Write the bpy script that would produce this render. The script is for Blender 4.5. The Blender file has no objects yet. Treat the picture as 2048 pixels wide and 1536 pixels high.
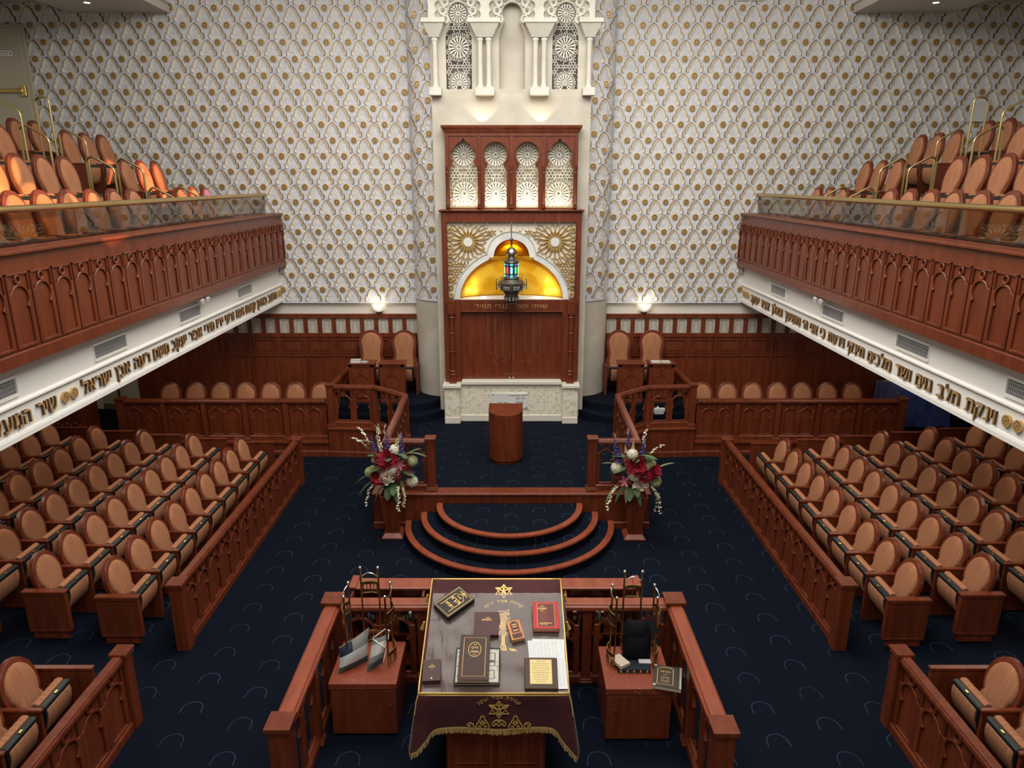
import bpy, bmesh, math, random
from math import sin, cos, pi, radians, sqrt, atan2
from mathutils import Vector
random.seed(7)
SC = bpy.context.scene
COL = SC.collection

# ---------------------------------------------------------------- camera, world, lights, exposure
cam = bpy.data.cameras.new('camera')
cam.sensor_width = 36
cam.lens = 36 * 1420 / 2048
cam.shift_x = 1 / 2048
cam.clip_end = 100
cam_o = bpy.data.objects.new('camera', cam)
cam_o.location = (0, 0, 5.3)
cam_o.rotation_euler = (radians(74), 0, 0)
COL.objects.link(cam_o)
SC.camera = cam_o

W = bpy.data.worlds.new('world')
SC.world = W
W.use_nodes = True
W.node_tree.nodes['Background'].inputs[0].default_value = (1.0, .93, .85, 1)
W.node_tree.nodes['Background'].inputs[1].default_value = .30
vs = SC.view_settings
vs.view_transform = 'Standard'
vs.look = 'None'
vs.exposure = 0.0
vs.gamma = 1
vs.use_curve_mapping = False


def light(name, kind, loc, energy, color=(1, .92, .82), aim=None, size=None, sy=None, **kw):
    l = bpy.data.lights.new(name, kind)
    l.energy = energy
    l.color = color
    if kind == 'AREA':
        l.shape = 'RECTANGLE'
        l.size = size
        l.size_y = sy or size
    elif size is not None:
        l.shadow_soft_size = size
    for k, v in kw.items():
        setattr(l, k, v)
    o = bpy.data.objects.new(name, l)
    o.location = loc
    if aim is not None:
        o.rotation_euler = (Vector(aim) - Vector(loc)).to_track_quat('-Z', 'Y').to_euler()
    COL.objects.link(o)
    return o


WARM = (1, .90, .78)
NEUT = (1, .95, .88)
# ceiling lighting over the hall
light('ceiling_light_hall', 'AREA', (0, 9.3, 9.4), 760, NEUT, (0, 9.3, 0), 6, 5)
light('ceiling_light_rear', 'AREA', (0, 2.6, 9.3), 570, NEUT, (0, 4.6, 0), 7, 4)
# wall washers in the ceiling in front of the patterned wall
for s in (-1, 1):
    light('wall_washer', 'AREA', (s * 5.6, 9.6, 9.2), 70, (1, .97, .94), (s * 5.6, 15, 5.0), 5.5, .6)
light('ark_washer', 'AREA', (0, 9.2, 9.2), 14, (1, .94, .86), (0, 14, 4.2), 2.6, .5)
# recessed lights under the balconies
for s in (-1, 1):
    for y in (8.2, 12.2):
        light('balcony_downlight', 'AREA', (s * 6.6, y, 2.80), 26, (1, .86, .72), (s * 6.5, y, 0), 1.6, 1.6)
    light('balcony_ceiling_light', 'AREA', (s * 7.6, 10.5, 8.2), 12, WARM, (s * 7.2, 10.5, 4), 2.2, 5)
# daylight through the stained glass of the right and rear windows, thrown onto the left balcony
SG = [((-5.75, 8.75, 4.95), (1, .50, .13), 4.6), ((-5.8, 7.95, 4.85), (.36, .18, 1), 3.0), ((-6.5, 9.35, 5.5), (1, .62, .18), 3.2),
      ((-6.35, 13.25, 5.35), (1, .42, .18), 3.2), ((-5.7, 13.0, 5.05), (1, .34, .16), 3.4), ((-5.6, 13.9, 4.9), (.46, .26, 1), 2.6),
      ((-5.72, 9.75, 5.1), (1, .55, .2), 2.2)]
for p, c, a in SG:
    light('stained_glass_daylight', 'SPOT', (9.9, p[1] - 3.0, 7.9), 26000, c, p, .02, spot_size=radians(a), spot_blend=.35)
light('stained_glass_glint', 'SPOT', (-9, 3, 11), 900, (1, .3, .1), (5.45, 8.4, .75), .02, spot_size=radians(1.4), spot_blend=.4)

# ---------------------------------------------------------------- mesh helpers
OFF = {}


def setp(o, label=None, cat=None, group=None, kind=None):
    for k, v in (('label', label), ('category', cat), ('group', group), ('kind', kind)):
        if v:
            o[k] = v
    return o


def thing(name, label, cat, loc=(0, 0, 0), group=None, rz=0):
    o = bpy.data.objects.new(name, None)
    o.empty_display_size = .1
    o.location = loc
    o.rotation_euler = (0, 0, rz)
    COL.objects.link(o)
    OFF[o.name] = tuple(loc)
    return setp(o, label, cat, group)


def FR(o, ex, ey, ez):
    o, ex, ey, ez = Vector(o), Vector(ex), Vector(ey), Vector(ez)
    return lambda a, b, d=0.0: tuple(o + ex * a + ey * b + ez * d)


XZ = lambda y0: (lambda a, b, d=0.0: (a, y0 - d, b))     # a plane facing the hall, d grows towards the camera


class MB:
    def __init__(s):
        s.v = []
        s.f = []
        s.m = []

    def face(s, pts, mi=0):
        n = len(s.v)
        s.v += [tuple(p) for p in pts]
        s.f.append(tuple(range(n, n + len(pts))))
        s.m.append(mi)

    def loops(s, rings, mi=0, closed=True, cap=True, wrap=False):
        n0 = len(s.v)
        k = len(rings[0])
        for r in rings:
            s.v += [tuple(p) for p in r]
        R = len(rings)
        for i in range(R if wrap else R - 1):
            a, b = n0 + i * k, n0 + ((i + 1) % R) * k
            for j in range(k if closed else k - 1):
                j2 = (j + 1) % k
                s.f.append((a + j, a + j2, b + j2, b + j))
                s.m.append(mi)
        if cap and not wrap:
            s.f.append(tuple(range(n0 + k - 1, n0 - 1, -1)))
            s.f.append(tuple(range(n0 + (R - 1) * k, n0 + R * k)))
            s.m += [mi, mi]
        return s

    def box(s, x0, x1, y0, y1, z0, z1, mi=0):
        return s.loops([[(x0, y0, z), (x1, y0, z), (x1, y1, z), (x0, y1, z)] for z in (z0, z1)], mi)

    def prism(s, poly, d0, d1, fn, mi=0):
        return s.loops([[fn(a, b, d) for a, b in poly] for d in (d0, d1)], mi)

    def rect(s, a0, a1, b0, b1, d0, d1, fn, mi=0):
        return s.prism([(a0, b0), (a1, b0), (a1, b1), (a0, b1)], d0, d1, fn, mi)

    def ring(s, ca, cb, ro, ri, d0, d1, fn, n=14, mi=0):
        P = lambda r, d: [fn(ca + r * cos(2 * pi * i / n), cb + r * sin(2 * pi * i / n), d) for i in range(n)]
        return s.loops([P(ro, d0), P(ro, d1), P(ri, d1), P(ri, d0)], mi, wrap=True)

    def disc(s, ca, cb, r, d0, d1, fn, n=14, mi=0):
        return s.prism([(ca + r * cos(2 * pi * i / n), cb + r * sin(2 * pi * i / n)) for i in range(n)], d0, d1, fn, mi)

    def stroke(s, pts, w, d0, d1, fn, mi=0, closed=False):
        """flat band of width w along a 2D polyline"""
        n = len(pts)
        L, R = [], []
        for i in range(n):
            if closed:
                p, q = pts[i - 1], pts[(i + 1) % n]
            else:
                p, q = pts[max(0, i - 1)], pts[min(n - 1, i + 1)]
            dx, dy = q[0] - p[0], q[1] - p[1]
            l = math.hypot(dx, dy) or 1
            nx, ny = -dy / l * w / 2, dx / l * w / 2
            L.append((pts[i][0] + nx, pts[i][1] + ny))
            R.append((pts[i][0] - nx, pts[i][1] - ny))
        rings = [[fn(*L[i], d0), fn(*L[i], d1), fn(*R[i], d1), fn(*R[i], d0)] for i in range(n)]
        return s.loops(rings, mi, wrap=closed)

    def tube(s, path, r, n=8, mi=0, closed=False):
        path = [Vector(p) for p in path]
        rings = []
        N = len(path)
        up = Vector((0, 0, 1))
        last = None
        for i in range(N):
            if closed:
                t = path[(i + 1) % N] - path[i - 1]
            else:
                t = path[min(N - 1, i + 1)] - path[max(0, i - 1)]
            t.normalize()
            if last is None:
                a = t.cross(up)
                if a.length < .05:
                    a = t.cross(Vector((1, 0, 0)))
            else:
                a = last - t * last.dot(t)
            a.normalize()
            last = a.copy()
            b = t.cross(a)
            rr = r[i] if isinstance(r, (list, tuple)) else r
            rings.append([path[i] + (a * cos(2 * pi * k / n) + b * sin(2 * pi * k / n)) * rr for k in range(n)])
        return s.loops(rings, mi, wrap=closed)

    def sweep(s, path, prof, mi=0):
        """profile (side, up) along a polyline, mitred on plan"""
        P = [Vector(p) for p in path]
        rings = []
        for i in range(len(P)):
            d1 = (P[i] - P[i - 1]).to_2d().normalized() if i else None
            d2 = (P[i + 1] - P[i]).to_2d().normalized() if i < len(P) - 1 else None
            d1 = d1 or d2
            d2 = d2 or d1
            n1, n2 = Vector((d1.y, -d1.x)), Vector((d2.y, -d2.x))
            m = (n1 + n2).normalized()
            k = 1 / max(.35, m.dot(n1))
            rings.append([(P[i].x + m.x * k * a, P[i].y + m.y * k * a, P[i].z + b) for a, b in prof])
        return s.loops(rings, mi)

    def lathe(s, prof, n=16, c=(0, 0, 0), mi=0, a0=0, a1=2 * pi, cap=True):
        full = abs(a1 - a0 - 2 * pi) < 1e-6
        k = n if full else n + 1
        rings = [[(c[0] + r * cos(a0 + (a1 - a0) * i / n), c[1] + r * sin(a0 + (a1 - a0) * i / n), c[2] + z) for i in range(k)] for r, z in prof]
        return s.loops(rings, mi, closed=full or cap, cap=cap)

    def ball(s, c, r, n=8, mi=0, sq=1):
        return s.lathe([(max(.0005, r * sin(pi * i / (n // 2 + 1))), -r * sq * cos(pi * i / (n // 2 + 1))) for i in range(n // 2 + 2)], n, c, mi)

    def raw(s, verts, faces, mi=0):
        n = len(s.v)
        s.v += [tuple(p) for p in verts]
        for f in faces:
            s.f.append(tuple(i + n for i in f))
            s.m.append(mi)
        return s

    def build(s, name, mats, parent=None, bev=0, smooth=None, recalc=True, seg=1):
        mats = mats if isinstance(mats, (list, tuple)) else [mats]
        off = OFF.get(parent.name, (0, 0, 0)) if parent else (0, 0, 0)
        me = bpy.data.meshes.new(name)
        me.from_pydata([(x - off[0], y - off[1], z - off[2]) for x, y, z in s.v], [], s.f)
        for m in mats:
            me.materials.append(m)
        me.polygons.foreach_set('material_index', s.m)
        if recalc or bev:
            bm = bmesh.new()
            bm.from_mesh(me)
            bmesh.ops.recalc_face_normals(bm, faces=bm.faces)
            if bev:
                es = [e for e in bm.edges if len(e.link_faces) == 2 and e.calc_face_angle(0) > .6]
                bmesh.ops.bevel(bm, geom=es, offset=bev, segments=seg, affect='EDGES', clamp_overlap=True)
            bm.to_mesh(me)
            bm.free()
        if smooth:
            me.shade_smooth()
            me.set_sharp_from_angle(angle=radians(smooth))
        o = bpy.data.objects.new(name, me)
        COL.objects.link(o)
        if parent:
            o.parent = parent
        OFF[o.name] = off
        return o


def copy_tree(o, parent=None):
    c = o.copy()
    COL.objects.link(c)
    if parent is not None:
        c.parent = parent
    for ch in list(o.children):
        copy_tree(ch, c)
    return c


ORD = ['', 'first', 'second', 'third', 'fourth', 'fifth', 'sixth', 'seventh', 'eighth', 'ninth', 'tenth', 'eleventh', 'twelfth', 'thirteenth', 'fourteenth', 'fifteenth']

# ---------------------------------------------------------------- materials


def mat(name, col, rough=.5, metal=0, **kw):
    m = bpy.data.materials.new(name)
    m.use_nodes = True
    b = m.node_tree.nodes['Principled BSDF']
    b.inputs['Base Color'].default_value = (*col, 1)
    b.inputs['Roughness'].default_value = rough
    b.inputs['Metallic'].default_value = metal
    for k, v in kw.items():
        b.inputs[k.replace('_', ' ')].default_value = v
    return m


def nd(m, kind, **kw):
    n = m.node_tree.nodes.new(kind)
    for k, v in kw.items():
        if hasattr(n, k):
            setattr(n, k, v)
        else:
            n.inputs[k.replace('_', ' ')].default_value = v
    return n


def lk(m, a, ao, b, bi):
    m.node_tree.links.new(a.outputs[ao], b.inputs[bi])


def noisy(m, c1, c2, scale=(5, 5, 5), detail=4, lo=.35, hi=.65, coords='Object', bump=0, bscale=None, ns=1):
    b = m.node_tree.nodes['Principled BSDF']
    tc = nd(m, 'ShaderNodeTexCoord')
    mp = nd(m, 'ShaderNodeMapping')
    mp.inputs['Scale'].default_value = scale
    no = nd(m, 'ShaderNodeTexNoise', Scale=ns, Detail=detail)
    cr = nd(m, 'ShaderNodeValToRGB')
    cr.color_ramp.elements[0].position = lo
    cr.color_ramp.elements[1].position = hi
    cr.color_ramp.elements[0].color = (*c1, 1)
    cr.color_ramp.elements[1].color = (*c2, 1)
    lk(m, tc, coords, mp, 0)
    lk(m, mp, 0, no, 'Vector')
    lk(m, no, 'Fac', cr, 0)
    lk(m, cr, 0, b, 'Base Color')
    if bump:
        no2 = nd(m, 'ShaderNodeTexNoise', Scale=bscale or 20, Detail=3)
        bp = nd(m, 'ShaderNodeBump', Strength=bump, Distance=.02)
        lk(m, tc, coords, no2, 'Vector')
        lk(m, no2, 'Fac', bp, 'Height')
        lk(m, bp, 0, b, 'Normal')
    return m


WOOD = noisy(mat('mahogany', (.1, .02, .01), .36, Specular_IOR_Level=.35, Coat_Weight=.15, Coat_Roughness=.2), (.112, .022, .0085), (.165, .036, .0125), (14, 14, 1.6), 5)
WOODW = mat('worn_mahogany', (.1, .02, .01), .38, Coat_Weight=.2, Coat_Roughness=.3)
noisy(WOODW, (.20, .037, .015), (.62, .30, .14), (95, 60, 40), 8, .655, .69)
FAB = mat('salmon_stripe_fabric', (.5, .22, .14), .9, Specular_IOR_Level=.15)


def fabric(m):
    b = m.node_tree.nodes['Principled BSDF']
    tc = nd(m, 'ShaderNodeTexCoord')
    mp = nd(m, 'ShaderNodeMapping')
    mp.inputs['Scale'].default_value = (0, 150, 3)
    n1 = nd(m, 'ShaderNodeTexNoise', Scale=1, Detail=3)
    n2 = nd(m, 'ShaderNodeTexNoise', Scale=160, Detail=2)
    cr = nd(m, 'ShaderNodeValToRGB')
    e = cr.color_ramp.elements
    e[0].position, e[1].position = .36, .66
    e[0].color = (.36, .150, .076, 1)
    e[1].color = (.53, .245, .130, 1)
    mx = nd(m, 'ShaderNodeMixRGB', blend_type='MULTIPLY')
    mx.inputs[0].default_value = .35
    lk(m, tc, 'Object', mp, 0)
    lk(m, mp, 0, n1, 'Vector')
    lk(m, tc, 'Object', n2, 'Vector')
    lk(m, n1, 'Fac', cr, 0)
    lk(m, cr, 0, mx, 1)
    lk(m, n2, 'Fac', mx, 2)
    lk(m, mx, 0, b, 'Base Color')


fabric(FAB)
BLACK = mat('black_plastic', (.010, .016, .017), .4)
BRASS = mat('brass', (.72, .52, .20), .25, 1)
BRASSD = mat('aged_brass', (.50, .37, .16), .28, 1)
SILVER = mat('polished_metal', (.85, .82, .76), .2, 1)
GOLD = mat('gold_leaf', (.95, .60, .06), .22, 1)
noisy(GOLD, (.88, .46, .02), (1.0, .64, .07), (4, 4, 4), 3, .4, .6, bump=.10, bscale=30)
GOLDP = mat('gold_paint', (.52, .34, .11), .45, .3)
GOLDL = mat('letter_gold', (.52, .33, .125), .45, .25)
GOLDE = mat('gold_embroidery', (.70, .45, .13), .5, .35)
BROWNE = mat('dark_bronze', (.085, .037, .014), .5)
PLAS = mat('blue_white_plaster', (.7, .72, .76), .8)
noisy(PLAS, (.56, .585, .64), (.75, .76, .78), (9, 9, 9), 6, .3, .7, bump=1.0, bscale=16)
CREAM = mat('cream_plaster', (.72, .685, .60), .7)
ROSE = mat('rosette_gilt', (.60, .41, .16), .45, .3)
STONE = noisy(mat('pale_stone', (.6, .57, .48), .7), (.46, .43, .355), (.56, .525, .445), (2, 2, 2), 6)
STONEW = noisy(mat('white_stone', (.7, .68, .6), .6), (.56, .54, .47), (.64, .62, .55), (3, 3, 3), 5)
MARB = noisy(mat('fossil_marble', (.7, .66, .55), .35), (.60, .54, .40), (.80, .76, .64), (16, 16, 16), 8, .36, .52)
MARBW = noisy(mat('veined_white_marble', (.7, .72, .7), .3), (.62, .64, .62), (.80, .80, .76), (3, 3, 3), 6)
WHITE = mat('white_paint', (.80, .79, .75), .6)
OFFW = mat('warm_white_paint', (.70, .66, .58), .7)
BEIGE = mat('beige_paint', (.47, .43, .33), .6)
CEIL = mat('ceiling_paint', (.62, .59, .53), .8)
GREYV = mat('grey_vent', (.13, .13, .13), .6)
DARK = mat('dark_recess', (.055, .05, .047), .8)
GREYB = mat('grey_recess', (.20, .19, .17), .8)
PERF = mat('beige_recess', (.38, .34, .24), .8)
LATW = mat('white_lattice', (.80, .77, .68), .6)
VELV = noisy(mat('maroon_velvet', (.05, .01, .015), .75, Sheen_Weight=.18, Sheen_Roughness=.4, Specular_IOR_Level=.2), (.040, .010, .012), (.068, .017, .020), (4, 4, 4), 4)
FRINGE = mat('gold_fringe', (.50, .33, .11), .6)
NAVYV = noisy(mat('royal_blue_cloth', (.01, .02, .09), .5, Sheen_Weight=.3), (.010, .022, .10), (.030, .062, .26), (6, 6, 3), 4)
BLKV = mat('black_velvet', (.004, .005, .008), .8, Specular_IOR_Level=.15)
PAPER = mat('paper', (.66, .68, .68), .8)
PAGES = mat('page_edges', (.58, .46, .31), .8)
INK = mat('ink', (.06, .06, .07), .6)


def leather(n, c, r=.42):
    return mat(n, tuple(q * .82 for q in c), max(r, .5), Specular_IOR_Level=.22)


VINYL = bpy.data.materials.new('clear_vinyl')


def thin(m, tint, gloss, rough, ior=1.45):
    m.use_nodes = True
    nt = m.node_tree
    nt.nodes.clear()
    out = nt.nodes.new('ShaderNodeOutputMaterial')
    tr = nt.nodes.new('ShaderNodeBsdfTransparent')
    tr.inputs[0].default_value = (*tint, 1)
    gl = nt.nodes.new('ShaderNodeBsdfGlossy')
    gl.inputs['Color'].default_value = (*gloss, 1)
    gl.inputs['Roughness'].default_value = rough
    lw = nt.nodes.new('ShaderNodeLayerWeight')
    pw = nt.nodes.new('ShaderNodeMath')
    pw.operation = 'POWER'
    pw.inputs[1].default_value = 3.2
    nt.links.new(lw.outputs['Facing'], pw.inputs[0])
    fr = nt.nodes.new('ShaderNodeMath')
    fr.operation = 'MULTIPLY_ADD'
    fr.inputs[1].default_value = .75
    fr.inputs[2].default_value = ior
    nt.links.new(pw.outputs[0], fr.inputs[0])
    mx = nt.nodes.new('ShaderNodeMixShader')
    nt.links.new(fr.outputs[0], mx.inputs[0])
    nt.links.new(tr.outputs[0], mx.inputs[1])
    nt.links.new(gl.outputs[0], mx.inputs[2])
    nt.links.new(mx.outputs[0], out.inputs[0])
    return m, gl


_, _g = thin(VINYL, (.90, .89, .87), (.75, .75, .75), .24, .03)
_tc = nd(VINYL, 'ShaderNodeTexCoord')
_mp = nd(VINYL, 'ShaderNodeMapping')
_mp.inputs['Scale'].default_value = (5, 1.6, 2)
_n = nd(VINYL, 'ShaderNodeTexNoise', Scale=1, Detail=3, Distortion=1.2)
_b = nd(VINYL, 'ShaderNodeBump', Strength=.55, Distance=.03)
lk(VINYL, _tc, 'Object', _mp, 0)
lk(VINYL, _mp, 0, _n, 'Vector')
lk(VINYL, _n, 'Fac', _b, 'Height')
lk(VINYL, _b, 0, _g, 'Normal')
_o = [n for n in VINYL.node_tree.nodes if n.type == 'OUTPUT_MATERIAL'][0]
_d = nd(VINYL, 'ShaderNodeBsdfDiffuse', Color=(.26, .235, .20, 1))
_x = nd(VINYL, 'ShaderNodeMixShader')
_x.inputs[0].default_value = .22
VINYL.node_tree.links.new(_o.inputs[0].links[0].from_socket, _x.inputs[1])
lk(VINYL, _d, 0, _x, 2)
lk(VINYL, _x, 0, _o, 0)
GLASS = bpy.data.materials.new('smoked_glass')
thin(GLASS, (.60, .55, .46), (.9, .9, .9), .01, .05)


def emis(name, col, st):
    m = mat(name, col, .3)
    b = m.node_tree.nodes['Principled BSDF']
    b.inputs['Emission Color'].default_value = (*col, 1)
    b.inputs['Emission Strength'].default_value = st
    return m


LRED, LBLUE, LGREEN = emis('red_glass_lit', (1, .03, .08), 2.2), emis('cyan_glass_lit', (.1, .75, 1), 5), emis('green_glass_lit', (.05, .85, .25), 1.6)
LVIO = emis('violet_glass_lit', (.12, .1, .7), .9)
BULB = emis('lamp_bulb', (1, .9, .72), 9)
PEWTER = mat('pewter', (.30, .27, .24), .35, 1)
PANE = mat('grey_lantern_glass', (.30, .33, .31), .25)


def carpet(name, px, py, ox, oy, par):
    """navy pile with a lattice of pale arch outlines; the lattice is fixed to the floor"""
    m = mat(name, (.006, .011, .023), .95, Specular_IOR_Level=.12)
    b = m.node_tree.nodes['Principled BSDF']
    tc = nd(m, 'ShaderNodeTexCoord')
    sp = nd(m, 'ShaderNodeSeparateXYZ')
    lk(m, tc, 'Object', sp, 0)

    def M(op, a, c=None):
        n = nd(m, 'ShaderNodeMath', operation=op)
        for i, q in enumerate((a, c)):
            if q is None:
                continue
            if isinstance(q, (int, float)):
                n.inputs[i].default_value = q
            else:
                m.node_tree.links.new(q, n.inputs[i])
        return n.outputs[0]
    X = M('DIVIDE', M('SUBTRACT', sp.outputs[0], ox), px)
    ci = M('FLOOR', M('ADD', X, .5))
    u = M('MULTIPLY', M('SUBTRACT', X, ci), px)
    par_ = M('ABSOLUTE', M('MODULO', ci, 2.0))
    Y = M('ADD', M('DIVIDE', M('SUBTRACT', sp.outputs[1], oy), py), M('MULTIPLY', par_, .5))
    v = M('MULTIPLY', M('SUBTRACT', Y, M('FLOOR', M('ADD', Y, .5))), py)
    au = M('ABSOLUTE', u)
    R = par
    vv = M('MAXIMUM', v, 0)
    bent = M('SUBTRACT', M('ADD', M('SQRT', M('ADD', M('MULTIPLY', u, u), M('MULTIPLY', vv, vv))), M('MULTIPLY', vv, .12)), R)
    splay = M('MULTIPLY', M('MINIMUM', M('ADD', v, .02), 0), .12)
    d = M('ABSOLUTE', M('ADD', bent, splay))
    st = M('MULTIPLY', M('LESS_THAN', d, .0055), M('GREATER_THAN', v, -R * .72))
    no = nd(m, 'ShaderNodeTexNoise', Scale=1.3, Detail=2)
    lk(m, tc, 'Object', no, 'Vector')
    fac = M('MULTIPLY', st, M('ADD', M('MULTIPLY', no.outputs[0], 1.2), .1))
    n3 = nd(m, 'ShaderNodeTexNoise', Scale=55, Detail=2)
    lk(m, tc, 'Object', n3, 'Vector')
    base = nd(m, 'ShaderNodeMixRGB')
    base.inputs[1].default_value = (.0012, .0026, .0062, 1)
    base.inputs[2].default_value = (.0030, .0064, .0160, 1)
    m.node_tree.links.new(n3.outputs[0], base.inputs[0])
    mx = nd(m, 'ShaderNodeMixRGB')
    m.node_tree.links.new(fac, mx.inputs[0])
    lk(m, base, 0, mx, 1)
    mx.inputs[2].default_value = (.026, .044, .078, 1)
    lk(m, mx, 0, b, 'Base Color')
    return m


CARP = carpet('navy_arch_carpet', .595, .455, 3.21, 9.61, .105)
CARPP = carpet('navy_arch_carpet_platform', .43, .41, 0.02, 11.03, .088)
NAVY = noisy(mat('navy_carpet', (.006, .01, .022), .95, Specular_IOR_Level=.12), (.0016, .003, .0065), (.005, .0085, .018), (40, 40, 40), 2)
WORN = mat('worn_varnish_edge', (.55, .33, .17), .5)
WOODR = noisy(mat('rubbed_toplit_mahogany', (.2, .04, .02), .36, Coat_Weight=.3, Coat_Roughness=.25), (.20, .040, .017), (.27, .060, .024), (14, 3, 14), 5)  # worn orange mahogany, with the brightening from overhead lighting mixed into its colour
BRASSR = mat('satin_brass', (.60, .46, .20), .30, 1)
# ---------------------------------------------------------------- the setting
def struct(mb, name, mats, parent=None, **kw):
    return setp(mb.build(name, mats, parent, **kw), kind='structure')


# floor: flat aisle carpet, raked up to both sides under the seats
def zf(x):
    return max(0, abs(x) - 4.2) * .084


mb = MB()
xs = [-10.3, -4.2, 4.2, 10.3]
mb.loops([[(x, -1, zf(x)), (x, 15.6, zf(x)), (x, 15.6, zf(x) - .2), (x, -1, zf(x) - .2)] for x in xs])
FLOOR = struct(mb, 'floor', CARP)

# central platform in front of the ark, with its wood fascia and nosing
PF = [(-2.15, 10.2), (2.15, 10.2), (2.15, 12.62), (2.68, 13.2), (3.62, 13.25), (3.62, 15.05), (-3.62, 15.05), (-3.62, 13.25), (-2.72, 13.2), (-2.15, 12.62)]
top = lambda a, b, d=0: (a, b, d)
mb = MB()
mb.prism([(x * .999, y + (.02 if y < 10.3 else 0)) for x, y in PF], .02, .598, top, 0)
plat = struct(mb, 'floor_platform', [CARPP])
plat_t = thing('platform_fascia', 'polished mahogany front boards and nosing of the raised ark platform', 'platform front', (0, 10.2, 0))
mb = MB()
mb.sweep([(-3.62, 13.25, 0), (-2.72, 13.2, 0), (-2.15, 12.62, 0), (-2.15, 10.2, 0), (2.15, 10.2, 0), (2.15, 12.62, 0), (2.68, 13.2, 0), (3.62, 13.25, 0)],
         [(0, 0), (.03, 0), (.03, .10), (.012, .115), (.012, .56), (0, .56)])
mb.build('riser_board', WOOD, plat_t)
mb = MB()
mb.sweep([(-3.62, 13.25, 0), (-2.72, 13.2, 0), (-2.15, 12.62, 0), (-2.15, 10.2, 0), (2.15, 10.2, 0), (2.15, 12.62, 0), (2.68, 13.2, 0), (3.62, 13.25, 0)],
         [(.035, .565), (.035, .598), (.025, .607), (-.20, .607), (-.20, .565)])
mb.build('nosing', WOOD, plat_t)

# choir floors left and right of the platform (one step up) with a raised base trim
for s in (-1, 1):
    mb = MB()
    a, b = sorted((s * 3.63, s * 7.78))
    mb.box(a, b, 13.28, 15.05, .0, .30)
    struct(mb, 'floor_choir', NAVY)
    t = thing('choir_plinth_board', f'mahogany base boards under the carved choir front, {"left" if s < 0 else "right"} of the ark', 'base board', (s * 5.7, 13.28, 0), 'choir base boards')
    mb = MB()
    mb.sweep([(a, 13.27, 0), (b, 13.27, 0)], [(0, 0), (.035, 0), (.035, .10), (.015, .12), (.015, .27), (.05, .275), (.05, .315), (-.12, .315), (-.12, .27), (0, .27)])
    mb.build('riser_board', WOOD, t)
    # throne floors beside the ark, two steps above the platform
    def arc(cx, cy, rx, ry, a0, a1, n=10):
        return [(cx + rx * cos(radians(a0 + (a1 - a0) * i / n)), cy + ry * sin(radians(a0 + (a1 - a0) * i / n))) for i in range(n + 1)]
    for z0, z1, e in ((.60, .75, .30), (.75, .905, 0)):
        P = [(-3.6, 15.05), (-3.6, 13.78 - e * .5)] + [(-2.35, 13.78 - e)] + arc(-2.1, 14.5, .68 + e * .55, .72 + e, -92, -18) + [(-1.36 if e else -1.45, 15.05)]
        mb = MB()
        mb.prism([(x * -s, y) for x, y in P], z0, z1, top)
        struct(mb, 'floor_throne_step', NAVY)

# patterned upper walls: overlapping pointed arches with gilt edges and rosettes
PW = .42
HALF = [(0, 0), (.045, -.03), (.09, -.065), (.14, -.115), (.185, -.175), (.222, -.24), (.25, -.31), (.268, -.38), (.275, -.425), (.35, -.43), (.352, -.475), (.372, -.48), (.374, -.665)]
PROF = [(-.026, .0, 0), (-.004, .024, 1), (.024, .027, 2), (.060, .021, 2), (.132, .0015, 2)]


def offset(pts, t):
    out = []
    n = len(pts)
    for i in range(n):
        p, q = pts[max(0, i - 1)], pts[min(n - 1, i + 1)]
        dx, dy = q[0] - p[0], q[1] - p[1]
        l = math.hypot(dx, dy) or 1
        out.append((pts[i][0] - dy / l * t, pts[i][1] + dx / l * t))
    if n and abs(pts[0][0]) < 1e-6:
        out[0] = (0, pts[0][1] + t * 1.25)
    return out


OFFS = [(offset([(-x, y) for x, y in HALF][::-1], -t)[::-1]) for t, d, m in PROF]   # left half, apex first
OFFS = [[(-abs(x), y) for x, y in o] for o in OFFS]


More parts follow.
